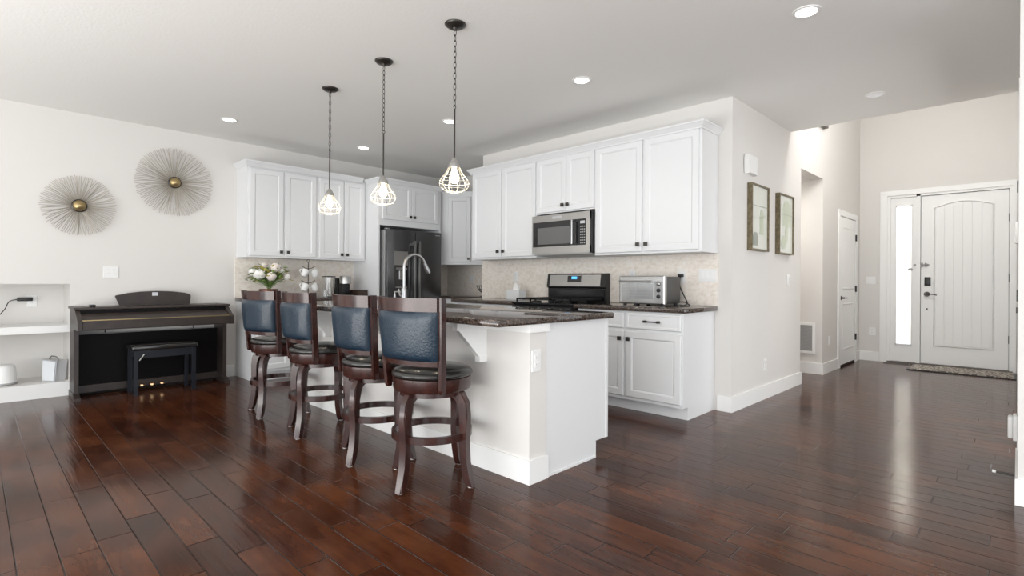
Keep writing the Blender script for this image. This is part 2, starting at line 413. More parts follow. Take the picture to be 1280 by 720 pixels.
MB().lathe([(.011, 0), (.011, .012)], (kx-.006, YD+.02, .78), 12, 'Y').build('deadbolt_button', 'bronze', d1, 40)
g = MB().cyl((kx-.155, YD+.012, 1.392), (kx-.07, YD+.012, 1.392), .011, 10)
g.box(kx-.07, kx-.052, YD+.0, YD+.03, 1.365, 1.42, bev=.003).box(kx-.052, kx-.025, YD+.005, YD+.03, 1.385, 1.40)
g.lathe([(.03, 0), (.018, .02), (.004, .05)], (kx-.03, YD+.015, 1.392), 12, 'X')
g.build('swing_bar_guard', 'greyp', d1, 40)
# sidelight
w1 = struct(MB().box(DX0+.035, -1.03, YD+.03, YD+.07, .024, .27).box(DX0+.035, -1.03, YD+.03, YD+.07, 2.225, DZ1-.05)
            .box(DX0+.035, -1.262, YD+.03, YD+.07, .27, 2.225).box(-1.083, -1.03, YD+.03, YD+.07, .27, 2.225).build('window_1', 'trim'))
mb = MB()
for sgn in (0,):
    a, b_, c, d_ = -1.268, -1.077, .262, 2.233
    for bx in ((a, a+.012, c, d_), (b_-.012, b_, c, d_), (a, b_, c, c+.012), (a, b_, d_-.012, d_)):
        mb.box(bx[0], bx[1], YD+.02, YD+.03, bx[2], bx[3])
mb.build('glass_bead', 'trim', w1)
B(-1.262, -1.083, YD+.044, YD+.048, .27, 2.225).build('pane', 'glass', w1)
mb = MB(); z = .30
while z < 2.2:
    mb.prism([(YD+.075, z), (YD+.075, z+.001), (YD+.085, z+.027), (YD+.085, z+.026)], 'YZ', -1.265, -1.08); z += .022
mb.build('blind', 'blind', w1)
MB().ball((-1.098, YD+.02, 1.33), .028, (1, .4, .8)).build('guard_knob', 'greyp', w1, 60)

# hall closet door, built in the frame of the hall wall
QX = 0
def onhall(o): o.location = (xw(8.5), 8.5, 0); o.rotation_euler = (0, 0, -HANG); return o
onhall(SB('trim_6', 'trim', (QX, QX+.018, -0.530, -0.440, 0, 2.11), (QX, QX+.018, 0.390, 0.480, 0, 2.11), (QX, QX+.018, -0.440, 0.390, 2.03, 2.11)))
onhall(SB('under_door_shade', 'dark', (QX, QX+.003, -0.440, 0.390, 0, .03)))  # dark strip painted in for the shaded gap under the door
d2 = onhall(struct(MB().box(QX+.0005, QX+.010, -0.430, 0.380, .03, 2.025, bev=.002).build('door_2', 'trim')))
def rot_panel(mb, x, y0, y1, z0, z1, arch=0):
    o = [(y0, z0), (y1, z0), (y1, z1), (y0, z1)]; i = [(y0+.03, z0+.03), (y1-.03, z0+.03), (y1-.03, z1-.03), (y0+.03, z1-.03)]
    md = [((a+c)/2, (b+d)/2) for (a, b), (c, d) in zip(o, i)]
    v = [[mb.bm.verts.new((xx, a, b)) for a, b in pl] for pl, xx in ((o, x), (md, x+.007), (i, x))]
    for A, Bv in zip(v, v[1:]):
        for k in range(4):
            l = (k+1) % 4; mb.bm.faces.new((A[k], A[l], Bv[l], Bv[k]))
mb = MB(); rot_panel(mb, QX+.0101, -0.320, 0.270, .22, .86); rot_panel(mb, QX+.0101, -0.320, 0.270, 1.04, 1.90)
mb.build('panel_molding', 'trim', d2)
for z in (.36, 1.05, 1.78):
    MB().box(QX+.010, QX+.028, 0.370, 0.395, z-.045, z+.045).build('hinge', 'black', d2)
MB().lathe([(.03, .008), (.03, .016), (.012, .02), (.012, .05)], (QX, -0.380, .93), 16, 'X').tube([(QX+.045, -0.380, .93), (QX+.05, -0.330, .93), (QX+.05, -0.260, .928)], .008).build('lever_handle', 'bronze', d2, 40)

# cased opening in right wall, seen edge-on: casing with hinge plates
d3 = struct(MB().box(-.004, .124, 4.42, 4.5, 0, 2.38).box(-.004, .124, 6.2, 6.28, 0, 2.38).box(-.004, .124, 4.5, 6.2, 2.3, 2.38).build('door_3', 'trim'))
for z in (1.03, 1.96):
    B(-.014, -.004, 6.21, 6.24, z-.05, z+.05).build('hinge', 'bronze', d3)
B(-.016, -.004, 6.21, 6.24, .88, .93).build('strike_plate', 'bronze', d3)

# backsplash
SB('trim_8', 'tile', (XP, XP+.012, 2.147, 3.66, .915, 1.387))
SB('trim_9', 'tile', (XP, XP+.012, 4.68, YF-.012, .915, 1.387), (XP, -4.985, YF-.012, YF, .915, 1.387))
SB('trim_10', 'tile', (-4.965, -1.902, YR-.012, YR, .916, 1.384))

# ================================================================== CABINETS
def knob(mb, x, z, y=-.02):
    mb.cyl((x, y, z), (x, y-.016, z), .008, 10); mb.box(x-.0175, x+.0175, y-.03, y-.016, z-.0175, z+.0175, bev=.003)
    return mb
def door_mesh(x0, x1, z0, z1):
    return MB().rings(x0, x1, z0, z1, [(0, -.001), (0, -.016), (.004, -.02), (.052, -.02), (.056, -.018), (.066, -.0105), (.072, -.0125), (.074, -.0125)])
def drawer_mesh(x0, x1, z0, z1):
    return MB().rings(x0, x1, z0, z1, [(0, -.001), (0, -.014), (.006, -.02), (.022, -.02), (.026, -.017), (.03, -.017)])
def cabinet(name, label, loc, rotz, w, d, h, doors=(), drawers=(), toe=False, group=None, endnotch=False, cat='cabinet'):
    t = thing(name, label, cat, loc, rotz, group)
    mb = MB()
    if toe:
        mb.box(0, w, 0, d, .105, h); mb.box(0, w, .085, d, 0, .105)
    else: mb.box(0, w, 0, d, 0, h)
    mb.build('cabinet_body', 'cab', t)
    for (x0, x1, z0, z1, side) in doors:
        dr = door_mesh(x0, x1, z0, z1).build('door', 'cab', t)
        if side:
            s, zz = side
            knob(MB(), x0+.03 if s == 'l' else x1-.03, zz).build('knob', 'bronze', dr)
    for (x0, x1, z0, z1) in drawers:
        dr = drawer_mesh(x0, x1, z0, z1).build('drawer', 'cab', t)
        xm = (x0+x1)/2; zm = (z0+z1)/2
        hh = MB().cyl((xm-.07, -.045, zm), (xm+.07, -.045, zm), .005, 8)
        for q in (-.062, .062): hh.box(xm+q-.012, xm+q+.012, -.05, -.02, zm-.01, zm+.01, bev=.003)
        hh.build('pull_handle', 'bronze', dr)
    return t
ZB, ZT = 1.385, 2.43
RZ = PI/2
# left wall uppers (front faces +x)
UG = 'upper cabinets over the flower vase'
def lw(x): return x
cabinet('upper_cabinet', 'white double-door wall cabinet above the flower bouquet, left end of its row', (XP+.33, 2.165, ZB), RZ, .826, .329, ZT-ZB,
        [(.025, .402, .02, ZT-ZB-.03, ('r', .07)), (.425, .804, .02, ZT-ZB-.03, ('l', .07))])
cabinet('upper_cabinet', 'narrower white double-door wall cabinet above the coffee maker, beside the refrigerator panel', (XP+.33, 2.992, ZB), RZ, .664, .329, ZT-ZB,
        [(.024, .341, .02, ZT-ZB-.03, ('r', .07)), (.358, .64, .02, ZT-ZB-.03, ('l', .07))])
# fridge surround
fz = thing('refrigerator_cabinet', 'tall white cabinet surround with side panels and two short doors over the refrigerator', 'cabinet', (-5.95, 3.66, 0), RZ)
B(0, .02, 0, .645, 0, 2.45).build('side_panel', 'cab', fz); B(.99, 1.01, 0, .645, 0, 2.45).build('side_panel', 'cab', fz)
B(.02, .99, 0, .645, 1.85, 2.45).build('cabinet_body', 'cab', fz)
for (a, b_, s) in ((.055, .503, 'r'), (.509, .955, 'l')):
    dr = door_mesh(a, b_, 1.93, 2.40).build('door', 'cab', fz)
    knob(MB(), b_-.03 if s == 'r' else a+.03, 1.985).build('knob', 'bronze', dr)
# corner cabinet, diagonal
cc = thing('corner_cabinet', 'white diagonal corner wall cabinet with one narrow door, right of the refrigerator', 'cabinet', (-6.04, 4.73, 1.365), math.radians(44))
Rm = Matrix.Rotation(-math.radians(44), 2)
def c2l(x, y): v = Rm @ Vector((x+6.04, y-4.73)); return (v.x, v.y)
MB().prism([c2l(*p) for p in ((XP+.002, 4.73), (-6.04, 4.73), (-5.58, 5.174), (-5.58, YF-.002), (XP+.002, YF-.002))], 'XY', 0, 1.02).build('cabinet_body', 'cab', cc)
dr = door_mesh(.12, .45, .04, .98).build('door', 'cab', cc); knob(MB(), .42, .085).build('knob', 'bronze', dr)
pl = [(.025, -.035), (.67, -.035), (.66, 0), (.025, 0)]
MB().prism(pl, 'XY', 1.02, 1.06).build('crown', 'cab', cc)
# range wall uppers
Y0 = 4.258
h_ = ZT-ZB
cabinet('upper_cabinet', 'white double-door wall cabinet left of the microwave, above the tissue box', (-4.80, Y0, ZB), 0, 1.045, .329, h_,
        [(.023, .507, .02, h_-.01, ('r', .085)), (.534, 1.037, .02, h_-.01, ('l', .085))])
cabinet('upper_cabinet', 'short white double-door wall cabinet directly above the microwave', (-3.755, Y0, 1.845), 0, .765, .329, ZT-1.845,
        [(.015, .409, .012, ZT-1.845-.01, ('r', .07)), (.415, .757, .012, ZT-1.845-.01, ('l', .07))])
cabinet('upper_cabinet', 'wide white double-door wall cabinet right of the microwave, above the toaster oven', (-2.99, Y0, ZB), 0, 1.08, .329, h_,
        [(.015, .521, .02, h_-.01, ('r', .085)), (.545, 1.056, .02, h_-.01, ('l', .085))])
# crowns
def crown_prof(z): return [(0, z-.012), (.006, z-.012), (.010, z+.0), (.034, z+.032), (.040, z+.036), (.040, z+.05), (0, z+.05)]
def crown_run(name, label, path, z):
    # path: list of (x,y) with outward normals averaged (mitred)
    mb = MB(); prof = crown_prof(z); P = [Vector(p) for p in path]; rings = []
    for i, p in enumerate(P):
        ns = []
        if i > 0: d = (P[i]-P[i-1]).normalized(); ns.append(Vector((d.y, -d.x)))
        if i < len(P)-1: d = (P[i+1]-P[i]).normalized(); ns.append(Vector((d.y, -d.x)))
        nn = sum(ns, Vector((0, 0)))
        nn = nn/ns[0].dot(nn) if len(ns) == 2 else nn
        rings.append([mb.bm.verts.new((p.x+nn.x*o, p.y+nn.y*o, zz)) for o, zz in prof])
    k = len(prof)
    for a, b_ in zip(rings, rings[1:]):
        for i in range(k):
            j = (i+1) % k; mb.bm.faces.new((a[i], a[j], b_[j], b_[i]))
    mb.bm.faces.new(rings[0]); mb.bm.faces.new(rings[-1][::-1])
    return tag(mb.build(name, 'cab'), label, 'crown molding')
e = .001
crown_run('crown_molding', 'white crown molding along the top of the cabinets above the flowers', [(XP+e, 2.165-e), (XP+.33+.02, 2.165-e), (XP+.33+.02, 3.598)], ZT)
crown_run('crown_molding', 'white crown molding on top of the refrigerator cabinet', [(XP+.36, 3.66-e), (-5.95+.02, 3.66-e), (-5.95+.02, 4.671), (XP+.57, 4.671)], ZT-.02)
crown_run('crown_molding', 'long white crown molding over the cabinets along the stove wall', [(-4.80-e, YR-e), (-4.80-e, Y0-.02), (-1.91+e, Y0-.02), (-1.91+e, YR-e)], ZT)

# base cabinets
CT = .915
cabinet('base_cabinet', 'white floor cabinet under the flower vase, its plain end panel facing the room', (-5.985, 2.165, 0), RZ, .755, .61, .874,
        [(.02, .372, .135, .69, ('r', .62)), (.383, .735, .135, .69, ('l', .62))], [(.02, .735, .71, .85)], True)
cabinet('base_cabinet', 'white floor cabinet below the coffee maker, next to the refrigerator panel', (-5.985, 2.922, 0), RZ, .737, .61, .874,
        [(.02, .362, .135, .69, ('r', .62)), (.373, .715, .135, .69, ('l', .62))], [(.02, .715, .71, .85)], True)
cabinet('base_cabinet', 'white floor cabinet in the far corner under the wire pedestal bowl', (-5.93, 4.72, 0), 0, .95, .60, .874,
        [(.02, .47, .135, .69, ('r', .62)), (.48, .93, .135, .69, ('l', .62))], [(.02, .93, .71, .85)], True)
cabinet('base_cabinet', 'white floor cabinet left of the stove under the tissue box', (-4.80, 3.985, 0), 0, .99, .60, .874,
        [(.02, .507, .135, .69, ('r', .62)), (.53, .975, .135, .69, ('l', .62))], [(.02, .507, .71, .85), (.53, .975, .71, .85)], True)
bc = cabinet('base_cabinet', 'white floor cabinet right of the stove under the toaster oven, two doors and two drawers', (-2.985, 3.985, 0), 0, 1.05, .60, .874,
        [(.02, .505, .135, .70, ('r', .635)), (.53, 1.035, .135, .70, ('l', .635))], [(.02, .505, .725, .862), (.53, 1.035, .725, .862)], True)
B(-.001, 1.055, .098, .112, 0, .012).build('shoe_molding', 'cab', bc)
def counter(label, x0, x1, y0, y1, z1=CT, th=.039, bev=.008):
    return tag(B(x0, x1, y0, y1, z1-th, z1, bev=bev).build('countertop', 'granite', smooth=40), label, 'countertop')
counter('dark brown granite countertop under the flower vase and coffee maker', XP+.013, -5.955, 2.148, 3.659)
counter('dark brown granite countertop in the far corner behind the stove wall', XP+.013, -4.98, 4.69, YF-.013)
counter('dark brown granite countertop left of the stove carrying the tissue box', -4.83, -3.808, 3.95, YR-.013)
counter('dark brown granite countertop carrying the toaster oven', -3.02, -1.905, 3.95, YR-.013)

# ================================================================== ISLAND
IX0, IX1 = -4.75, -1.945
isl = thing('kitchen_island', 'white kitchen island with half wall, baseboard and support brackets behind the bar stools', 'kitchen island', (-3.35, 2.5, 0))
def L_(x): return x+3.35
def Ly(y): return y-2.5
B(L_(IX0), L_(IX1), Ly(2.155), Ly(2.295), 0, .886).build('half_wall', 'wall', isl)
mb = MB().box(L_(IX0)-.012, L_(IX1)+.012, Ly(2.143), Ly(2.155), 0, BH).box(L_(IX1), L_(IX1)+.012, Ly(2.155), Ly(2.307), 0, BH)
mb.box(L_(IX0)-.012, L_(IX0), Ly(2.155), Ly(2.307), 0, BH)
mb.build('baseboard', 'trim', isl)
mb = MB().box(L_(IX0)-.02, L_(IX1)+.018, Ly(2.135), Ly(2.155), .842, .886).box(L_(IX1), L_(IX1)+.018, Ly(2.155), Ly(2.307), .842, .886)
mb.build('apron_trim', 'trim', isl)
mb = MB().box(L_(IX0), L_(-1.965), Ly(2.295), Ly(2.91), .105, .886).box(L_(IX0), L_(-1.965), Ly(2.295), Ly(2.80), 0, .105)
mb.build('cabinet_body', 'cab', isl)
mb = MB().prism([(Ly(2.296), 0), (Ly(2.80), 0), (Ly(2.80), .105), (Ly(2.925), .105), (Ly(2.925), .886), (Ly(2.296), .886)], 'YZ', L_(-1.964), L_(-1.95))
mb.build('end_panel', 'cab', isl)
B(L_(-1.95), L_(-1.942), Ly(2.308), Ly(2.79), 0, .012).build('shoe_molding', 'cab', isl)
B(L_(-1.964), L_(-1.946), Ly(2.905), Ly(2.928), .105, .886).build('corner_stile', 'cab', isl)
w = (1.05)
for i in range(5):
    a = L_(IX0)+.02+i*.553
    door = None
    o = MB().rings(-a-.535, -a, .13, .69, [(0, -.001), (0, -.016), (.004, -.02), (.052, -.02), (.064, -.011), (.074, -.011), (.098, -.0165)])
    for v in o.bm.verts: v.co = Vector((-v.co.x, Ly(2.91)-v.co.y, v.co.z))
    o.build('door', 'cab', isl)
for bx in (-2.31, -3.27, -4.25):
    x = L_(bx)
    mb = MB().prism([(Ly(1.935), .842), (Ly(2.155), .842), (Ly(2.155), .65), (Ly(2.10), .65), (Ly(2.10), .672)], 'YZ', x-.018, x+.018)
    mb.box(x-.02, x+.02, Ly(2.095), Ly(2.155), .645, .685)
    mb.box(x-.022, x+.022, Ly(1.92), Ly(2.155), .842, .886)
    mb.build('bracket', 'trim', isl)
counter('dark brown granite island countertop with overhang above the bar stools', -4.82, -1.91, 1.875, 2.945, .927, .04, .011)

# ================================================================== STOOLS
def make_stool(label):
    t = thing('bar_stool', label, 'bar stool', (0, 0, 0), 0, 'swivel bar stools along the island')
    cl = [(.125, .505), (.165, .506), (.198, .492), (.222, .452), (.231, .39), (.229, .31), (.226, .23), (.234, .13), (.252, .05), (.268, 0)]
    hw = [.020, .024, .027, .028, .027, .024, .022, .021, .021, .021]
    lp, rp = [], []
    for i, (r, z) in enumerate(cl):
        a = Vector(cl[max(i-1, 0)]); b = Vector(cl[min(i+1, len(cl)-1)]); d = (b-a).normalized(); nrm = Vector((-d.y, d.x))
        lp.append((r+nrm.x*hw[i], z+nrm.y*hw[i])); rp.append((r-nrm.x*hw[i], z-nrm.y*hw[i]))
    lp[-1] = (cl[-1][0]+.021, .004); rp[-1] = (cl[-1][0]-.021, .004)
    poly = lp+rp[::-1]
    for k in range(4):
        mb = MB(); mb.prism(poly, 'XZ', -.021, .021)
        bmesh.ops.bevel(mb.bm, geom=[e_ for e_ in mb.bm.edges if abs(e_.verts[0].co.y-e_.verts[1].co.y) < 1e-6], offset=.005, segments=2, affect='EDGES')
        rm = Matrix.Rotation(PI/4+k*PI/2, 4, 'Z')
        bmesh.ops.transform(mb.bm, matrix=rm, verts=mb.bm.verts)
        leg = mb.build('leg', 'cherry', t, 40)
        g = MB().lathe([(.015, 0), (.015, .006)], tuple(rm @ Vector((.268, 0, 0))), 12); g.build('glide', 'white', leg)
    MB().ringtube([(.205, .252), (.228, .252), (.228, .29), (.205, .29)]).build('footrest_ring', 'cherry', t, 40)
    MB().lathe([(.16, .488), (.186, .490), (.186, .516), (.16, .518)], seg=40).build('swivel_plate', 'cherry', t, 40)
    MB().lathe([(.19, .518), (.216, .520), (.221, .530), (.221, .590), (.205, .594)], seg=48).build('seat_frame', 'cherry', t, 40)
    MB().lathe([(.20, .594), (.222, .594), (.230, .603), (.228, .617), (.212, .632), (.17, .645), (.10, .653), (.03, .656)], seg=48).build('seat_cushion', 'seatlea', t, 60)
    # back; local facing +y, back towards -y; posts splay outwards to the top
    def px_(z): return .203+(z-.54)*.058
    def py_(z): return -.150-(z-.54)*.075
    def slab(wf, z0, z1, y0, y1, nx=18, nz=2, puff=0):
        # wf(z): half width; curved plan bulging backwards
        mb = MB(); Fv, Bk = [], []
        for j in range(nz+1):
            tz = j/nz; z = z0+(z1-z0)*tz; f, b = [], []
            for i in range(nx+1):
                tx = i/nx; xx = wf(z)*(2*tx-1)
                p = puff*(max(0, 1-(2*tx-1)**6)*max(0, 1-(2*tz-1)**6))**.5 if puff else 0
                yc = py_(z)-.058*(1-abs(xx/px_(z))**2.4)
                f.append(mb.bm.verts.new((xx, yc+y1+p*.5, z))); b.append(mb.bm.verts.new((xx, yc+y0-p, z)))
            Fv.append(f); Bk.append(b)
        for j in range(nz):
            for i in range(nx):
                mb.bm.faces.new((Fv[j][i], Fv[j][i+1], Fv[j+1][i+1], Fv[j+1][i])); mb.bm.faces.new((Bk[j][i], Bk[j+1][i], Bk[j+1][i+1], Bk[j][i+1]))
            mb.bm.faces.new((Fv[j][0], Fv[j+1][0], Bk[j+1][0], Bk[j][0])); mb.bm.faces.new((Fv[j][nx], Bk[j][nx], Bk[j+1][nx], Fv[j+1][nx]))
        for i in range(nx):
            mb.bm.faces.new((Fv[0][i], Bk[0][i], Bk[0][i+1], Fv[0][i+1])); mb.bm.faces.new((Fv[nz][i], Fv[nz][i+1], Bk[nz][i+1], Bk[nz][i]))
        return mb
    for s in (-1, 1):
        mb = MB(); R4 = []
        for z in (.525, .545, .7, .9, 1.02, 1.037):
            hx, hy = .011, (.014 if z < .53 else .019); x = s*px_(z); y = py_(z)+.006
            R4.append([mb.bm.verts.new(p) for p in ((x-hx, y-hy, z), (x+hx, y-hy, z), (x+hx, y+hy, z), (x-hx, y+hy, z))])
        mb.bm.faces.new(R4[0][::-1]); mb.bm.faces.new(R4[-1])
        for A, B_ in zip(R4, R4[1:]):
            for k in range(4): mb.bm.faces.new((A[k], A[(k+1) % 4], B_[(k+1) % 4], B_[k]))
        mb.build('back_post', 'cherry', t)
    slab(lambda z: px_(z)-.0115, .962, 1.034, -.016, .012, 18, 2).build('top_rail', 'cherry', t, 40)
    slab(lambda z: px_(z)-.0115, .672, .700, -.012, .012, 18, 1).build('lower_rail', 'cherry', t, 40)
    slab(lambda z: px_(z)-.012, .7005, .9615, -.020, .010, 22, 14, .016).build('backrest_pad', 'leather', t, 60)
    return t
base_parts = ('leg', 'footrest_ring')
st = make_stool('dark cherry bar stool nearest the camera, right end of the row at the island corner')
spots = [((-2.41, 1.84), 10, 59, None),
         ((-3.0, 1.85), 0, 66, 'second dark cherry bar stool from the right end of the island row'),
         ((-3.80, 1.85), 1, 74, 'third dark cherry bar stool from the right end, third along the island'),
         ((-4.57, 1.85), 13, 80, 'farthest dark cherry bar stool, left end of the island row near the piano')]
stools = []
for (p, rz, rb, lab) in spots:
    o = st if lab is None else dup(st, (*p, 0), math.radians(rz), lab)
    stools.append((o, p, rz, rb))
for (o, p, rz, rb) in stools:
    o.location = (*p, 0); o.rotation_euler = (0, 0, math.radians(rz))
    for ch in o.children:
        if ch.name.split('.')[0] in base_parts: ch.rotation_euler = (0, 0, math.radians(rb-rz))

# ================================================================== PENDANTS
def make_pendant(label):
    t = thing('pendant_light', label, 'pendant light', (0, 0, 0), 0, 'cage pendant lights over the island')
    MB().lathe([(.066, 0), (.066, -.006), (.05, -.020), (.016, -.026), (.008, -.04)], seg=32).build('canopy', 'bronze', t, 50)
    mb = MB(); z = -.036; k = 0
    while z > -.50:
        pts = []
        for i in range(12):
            a = 2*PI*i/12; w = .0085*math.cos(a); hh = .021*math.sin(a)
            pts.append((w, 0, z-.019+hh) if k % 2 == 0 else (0, w, z-.019+hh))
        mb.tube(pts, .0022, 6, closed=True); z -= .034; k += 1
    mb.build('chain', 'bronze', t, 60)
    MB().ringtube([(.012+.0025*math.cos(a), .0025*math.sin(a)) for a in [i*PI/3 for i in range(6)]], (0, 0, -.522), 20, 'X').cyl((0, 0, -.535), (0, 0, -.85), .0055, 10).build('rod', 'bronze', t, 60)
    MB().lathe([(.008, -.845), (.018, -.855), (.027, -.875), (.033, -.882), (.035, -.898), (.038, -.90), (.038, -.906), (.028, -.906)], seg=24).build('socket_cap', 'socket', t, 40)
    prof = [(.036, -.902), (.048, -.93), (.068, -.958), (.085, -.98), (.093, -1.0), (.090, -1.022), (.075, -1.042), (.05, -1.056), (.025, -1.06)]
    mb = MB()
    for i in range(10):
        a = 2*PI*i/10
        mb.tube([(r*math.cos(a), r*math.sin(a), z) for r, z in prof], .0016, 6)
    for r, z in ((.0935, -1.0), (.068, -.958), (.075, -1.042), (.025, -1.06)):
        mb.tube([(r*math.cos(2*PI*i/28), r*math.sin(2*PI*i/28), z) for i in range(28)], .0017, 6, closed=True)
    mb.build('wire_cage', 'cage', t, 60)
    MB().lathe([(.012, -.90), (.016, -.925), (.027, -.95), (.031, -.97), (.026, -.99), (.012, -1.002), (.003, -1.004)], seg=20).build('bulb', 'bulb', t, 60)
    return t
pd = make_pendant('bronze chain pendant with glowing wire cage, nearest of the three over the island')
pos = [(-2.556, 2.113), (-3.365, 2.108), (-4.18, 2.10)]
pds = [pd, dup(pd, (0, 0, 0), 0, 'bronze chain pendant with glowing wire cage, middle one over the island'),
       dup(pd, (0, 0, 0), 0, 'bronze chain pendant with glowing wire cage, farthest, left one over the island')]
for o, p in zip(pds, pos):
    o.location = (*p, H); o.rotation_euler = (0, 0, random.random())
    l = bpy.data.lights.new('pendant_glow', 'POINT'); l.energy = 2.2; l.color = (1, .85, .65); l.shadow_soft_size = .03
    lo = bpy.data.objects.new('pendant_glow', l); COL.objects.link(lo); lo.location = (*p, H-1.0)
# recessed lights
cans = [(-2.525, 3.397, 1, 'lit round recessed light in the ceiling in front of the stove wall, brightest and centermost'),
        (-5.735, 1.81, 1, 'lit recessed ceiling light left of the pendants, above the bouquet cabinets'),
        (-4.145, 3.362, 1, 'lit recessed ceiling light partly behind the nearest pendant rod'),
        (-5.734, 3.315, 1, 'lit recessed ceiling light in front of the refrigerator cabinet, farthest of the lit ones'),
        (-.915, 3.45, 1, 'large recessed ceiling light at the top right of the picture'),
        (-.889, 5.37, 0, 'dim recessed ceiling light in the hallway near the ceiling edge')]
for (x, y, on, lab) in cans:
    t = thing('recessed_light', lab, 'ceiling light', (x, y, H), 0, 'recessed ceiling lights')
    MB().ringtube([(.058, -.001), (.078, -.001), (.078, -.005), (.062, -.009), (.057, -.006)]).build('trim_ring', 'trim', t, 40)
    MB().lathe([(.056, -.0015), (.056, -.004)], seg=32).build('lens', 'canlens' if on else 'canoff', t)
    if on:
        l = bpy.data.lights.new('downlight', 'SPOT'); l.energy = 5; l.spot_size = math.radians(130); l.spot_blend = .8; l.color = (1, .94, .85); l.shadow_soft_size = .06
        lo = bpy.data.objects.new('downlight', l); COL.objects.link(lo); lo.location = (x, y, H-.02)

# ================================================================== PIANO
PY0 = .665; PWD = 1.30; PFX = -6.05
pn = thing('digital_piano', 'dark rosewood upright digital piano with closed lid against the left wall', 'piano', (PFX, PY0, 0), RZ)
for x0 in (0, PWD-.035):
    pr = [(.0, .655), (.0, .735), (.03, .755), (.18, .838), (.53, .838), (.53, .055), (.23, .055), (.23, .655)]
    MB().prism(pr, 'YZ', x0, x0+.035).build('side_panel', 'piano', pn)
    MB().prism([(.13, 0), (.13, .025), (.17, .035), (.23, .058), (.53, .058), (.53, 0)], 'YZ', x0-.006, x0+.041).build('foot', 'piano', pn)
B(-.012, PWD+.012,   .165, .54, .838, .86, bev=.004).build('top_board', 'piano', pn)
MB().prism([(.035, .748), (.165, .805), (.165, .79), (.035, .733)], 'YZ', .036, PWD-.036).build('key_lid', 'piano', pn)
B(.036, PWD-.036, .01, .034, .662, .742, bev=.003).build('front_fascia', 'piano', pn)
B(.036, PWD-.036, .008, .036, .743, .75).build('lid_edge_strip', 'gold', pn)
B(.036, PWD-.036, .034, .50, .655, .672).build('key_bed', 'piano', pn)
B(.036, PWD-.036, .16, .175, .80, .834).build('upper_fascia', 'pianodark', pn)
B(.036, PWD-.036, .43, .445, .012, .585).build('back_panel', 'pianodark', pn)
mb = B(.036, PWD-.036, .40, .429, .03, .10); mb.build('pedal_rail', 'piano', pn)
for i in range(3):
    x = .54+i*.085
    MB().prism([(x-.012, .40), (x-.016, .30), (x-.02, .265), (x, .25), (x+.02, .265), (x+.016, .30), (x+.012, .40)], 'XY', .055, .07).build('pedal', 'brass', pn)
ms = MB()
pts = [(.372, .858), (.99, .858), (1.0, .95), (.985, .97), (.93, .985), (.83, .998), (.685, 1.005), (.54, .998), (.44, .985), (.385, .972), (.34, .962), (.335, .95)]
ms.prism(pts, 'XZ', .42, .437); msr = ms.build('music_rest', 'piano', pn)
B(.645, .695, .417, .4205, .955, .99).build('maker_plate', 'silver', msr)
for x in (.26, 1.03):
    MB().tube([(x, .44, .60), (x+.004, .46, .62), (x, .48, .655)], .005).build('cable', 'black', pn)
tag(MB().box(-.055, .055, -.02, .02, 0, .022, bev=.005).build('remote_control', 'black', loc=(-6.30, .80, .86), smooth=40), 'small grey remote control lying on the left end of the piano top', 'remote')
bn = thing('piano_bench', 'black piano bench with square legs standing in front of the piano', 'bench', (-6.23, 1.35, 0), RZ)
W2, D2 = .268, .155
for sx in (-1, 1):
    for sy in (-1, 1):
        B(sx*W2-.022*sx-.018, sx*W2-.022*sx+.018, sy*D2-.022*sy-.018, sy*D2-.022*sy+.018, 0, .435).build('leg', 'bench', bn)
B(-W2+.03, W2-.03, -D2+.012, D2-.012, .36, .435).build('apron', 'bench', bn)
B(-W2-.012, W2+.012, -D2-.012, D2+.012, .435, .485, bev=.016).build('padded_seat', 'seatlea', bn, 50)
MB().tube([(-W2+.05, -D2-.006+.012, .34), (-W2+.09, -D2+.008, .40)], .006).build('hinge_stay', 'chrome', bn)

# ================================================================== WALL DISCS
def disc(label, y, z, R, seed, nr):
    rd = random.Random(seed)
    t = thing('wall_sculpture', label, 'wall decor', (XP, y, z), 0, 'sunburst wire wall discs')
    mb = MB()
    for i in range(nr):
        a = 2*PI*(i+rd.uniform(-.3, .3))/nr; k = rd.uniform(-.10, .10); Rr = R*rd.uniform(.95, 1.0); o = rd.uniform(.02, .045)
        pts = []
        for j in range(7):
            s_ = j/6; r = .05+(Rr-.05)*s_; aa = a+k*math.sin(PI*s_*1.1)*.6
            pts.append((.018+o*math.sin(s_*PI*.6), r*math.cos(aa), r*math.sin(aa)))
        mb.tube(pts, .0024, 5)
    mb.build('wire_rays', 'wire', t, 60)
    MB().lathe([(.055, .004), (.06, .02), (.062, .045), (.05, .052)], seg=32, axis='X').build('hub_ring', 'bronze', t, 50)
    MB().ball((.055, 0, 0), .052, (.75, 1, 1), 24, 14).build('hub_dome', 'gold', t, 60)
disc('smaller sunburst wire wall disc with gold center, lower left one', .728, 1.835, .295, 3, 100)
disc('larger sunburst wire wall disc with gold center, upper right one above the piano', 1.528, 2.172, .372, 5, 115)

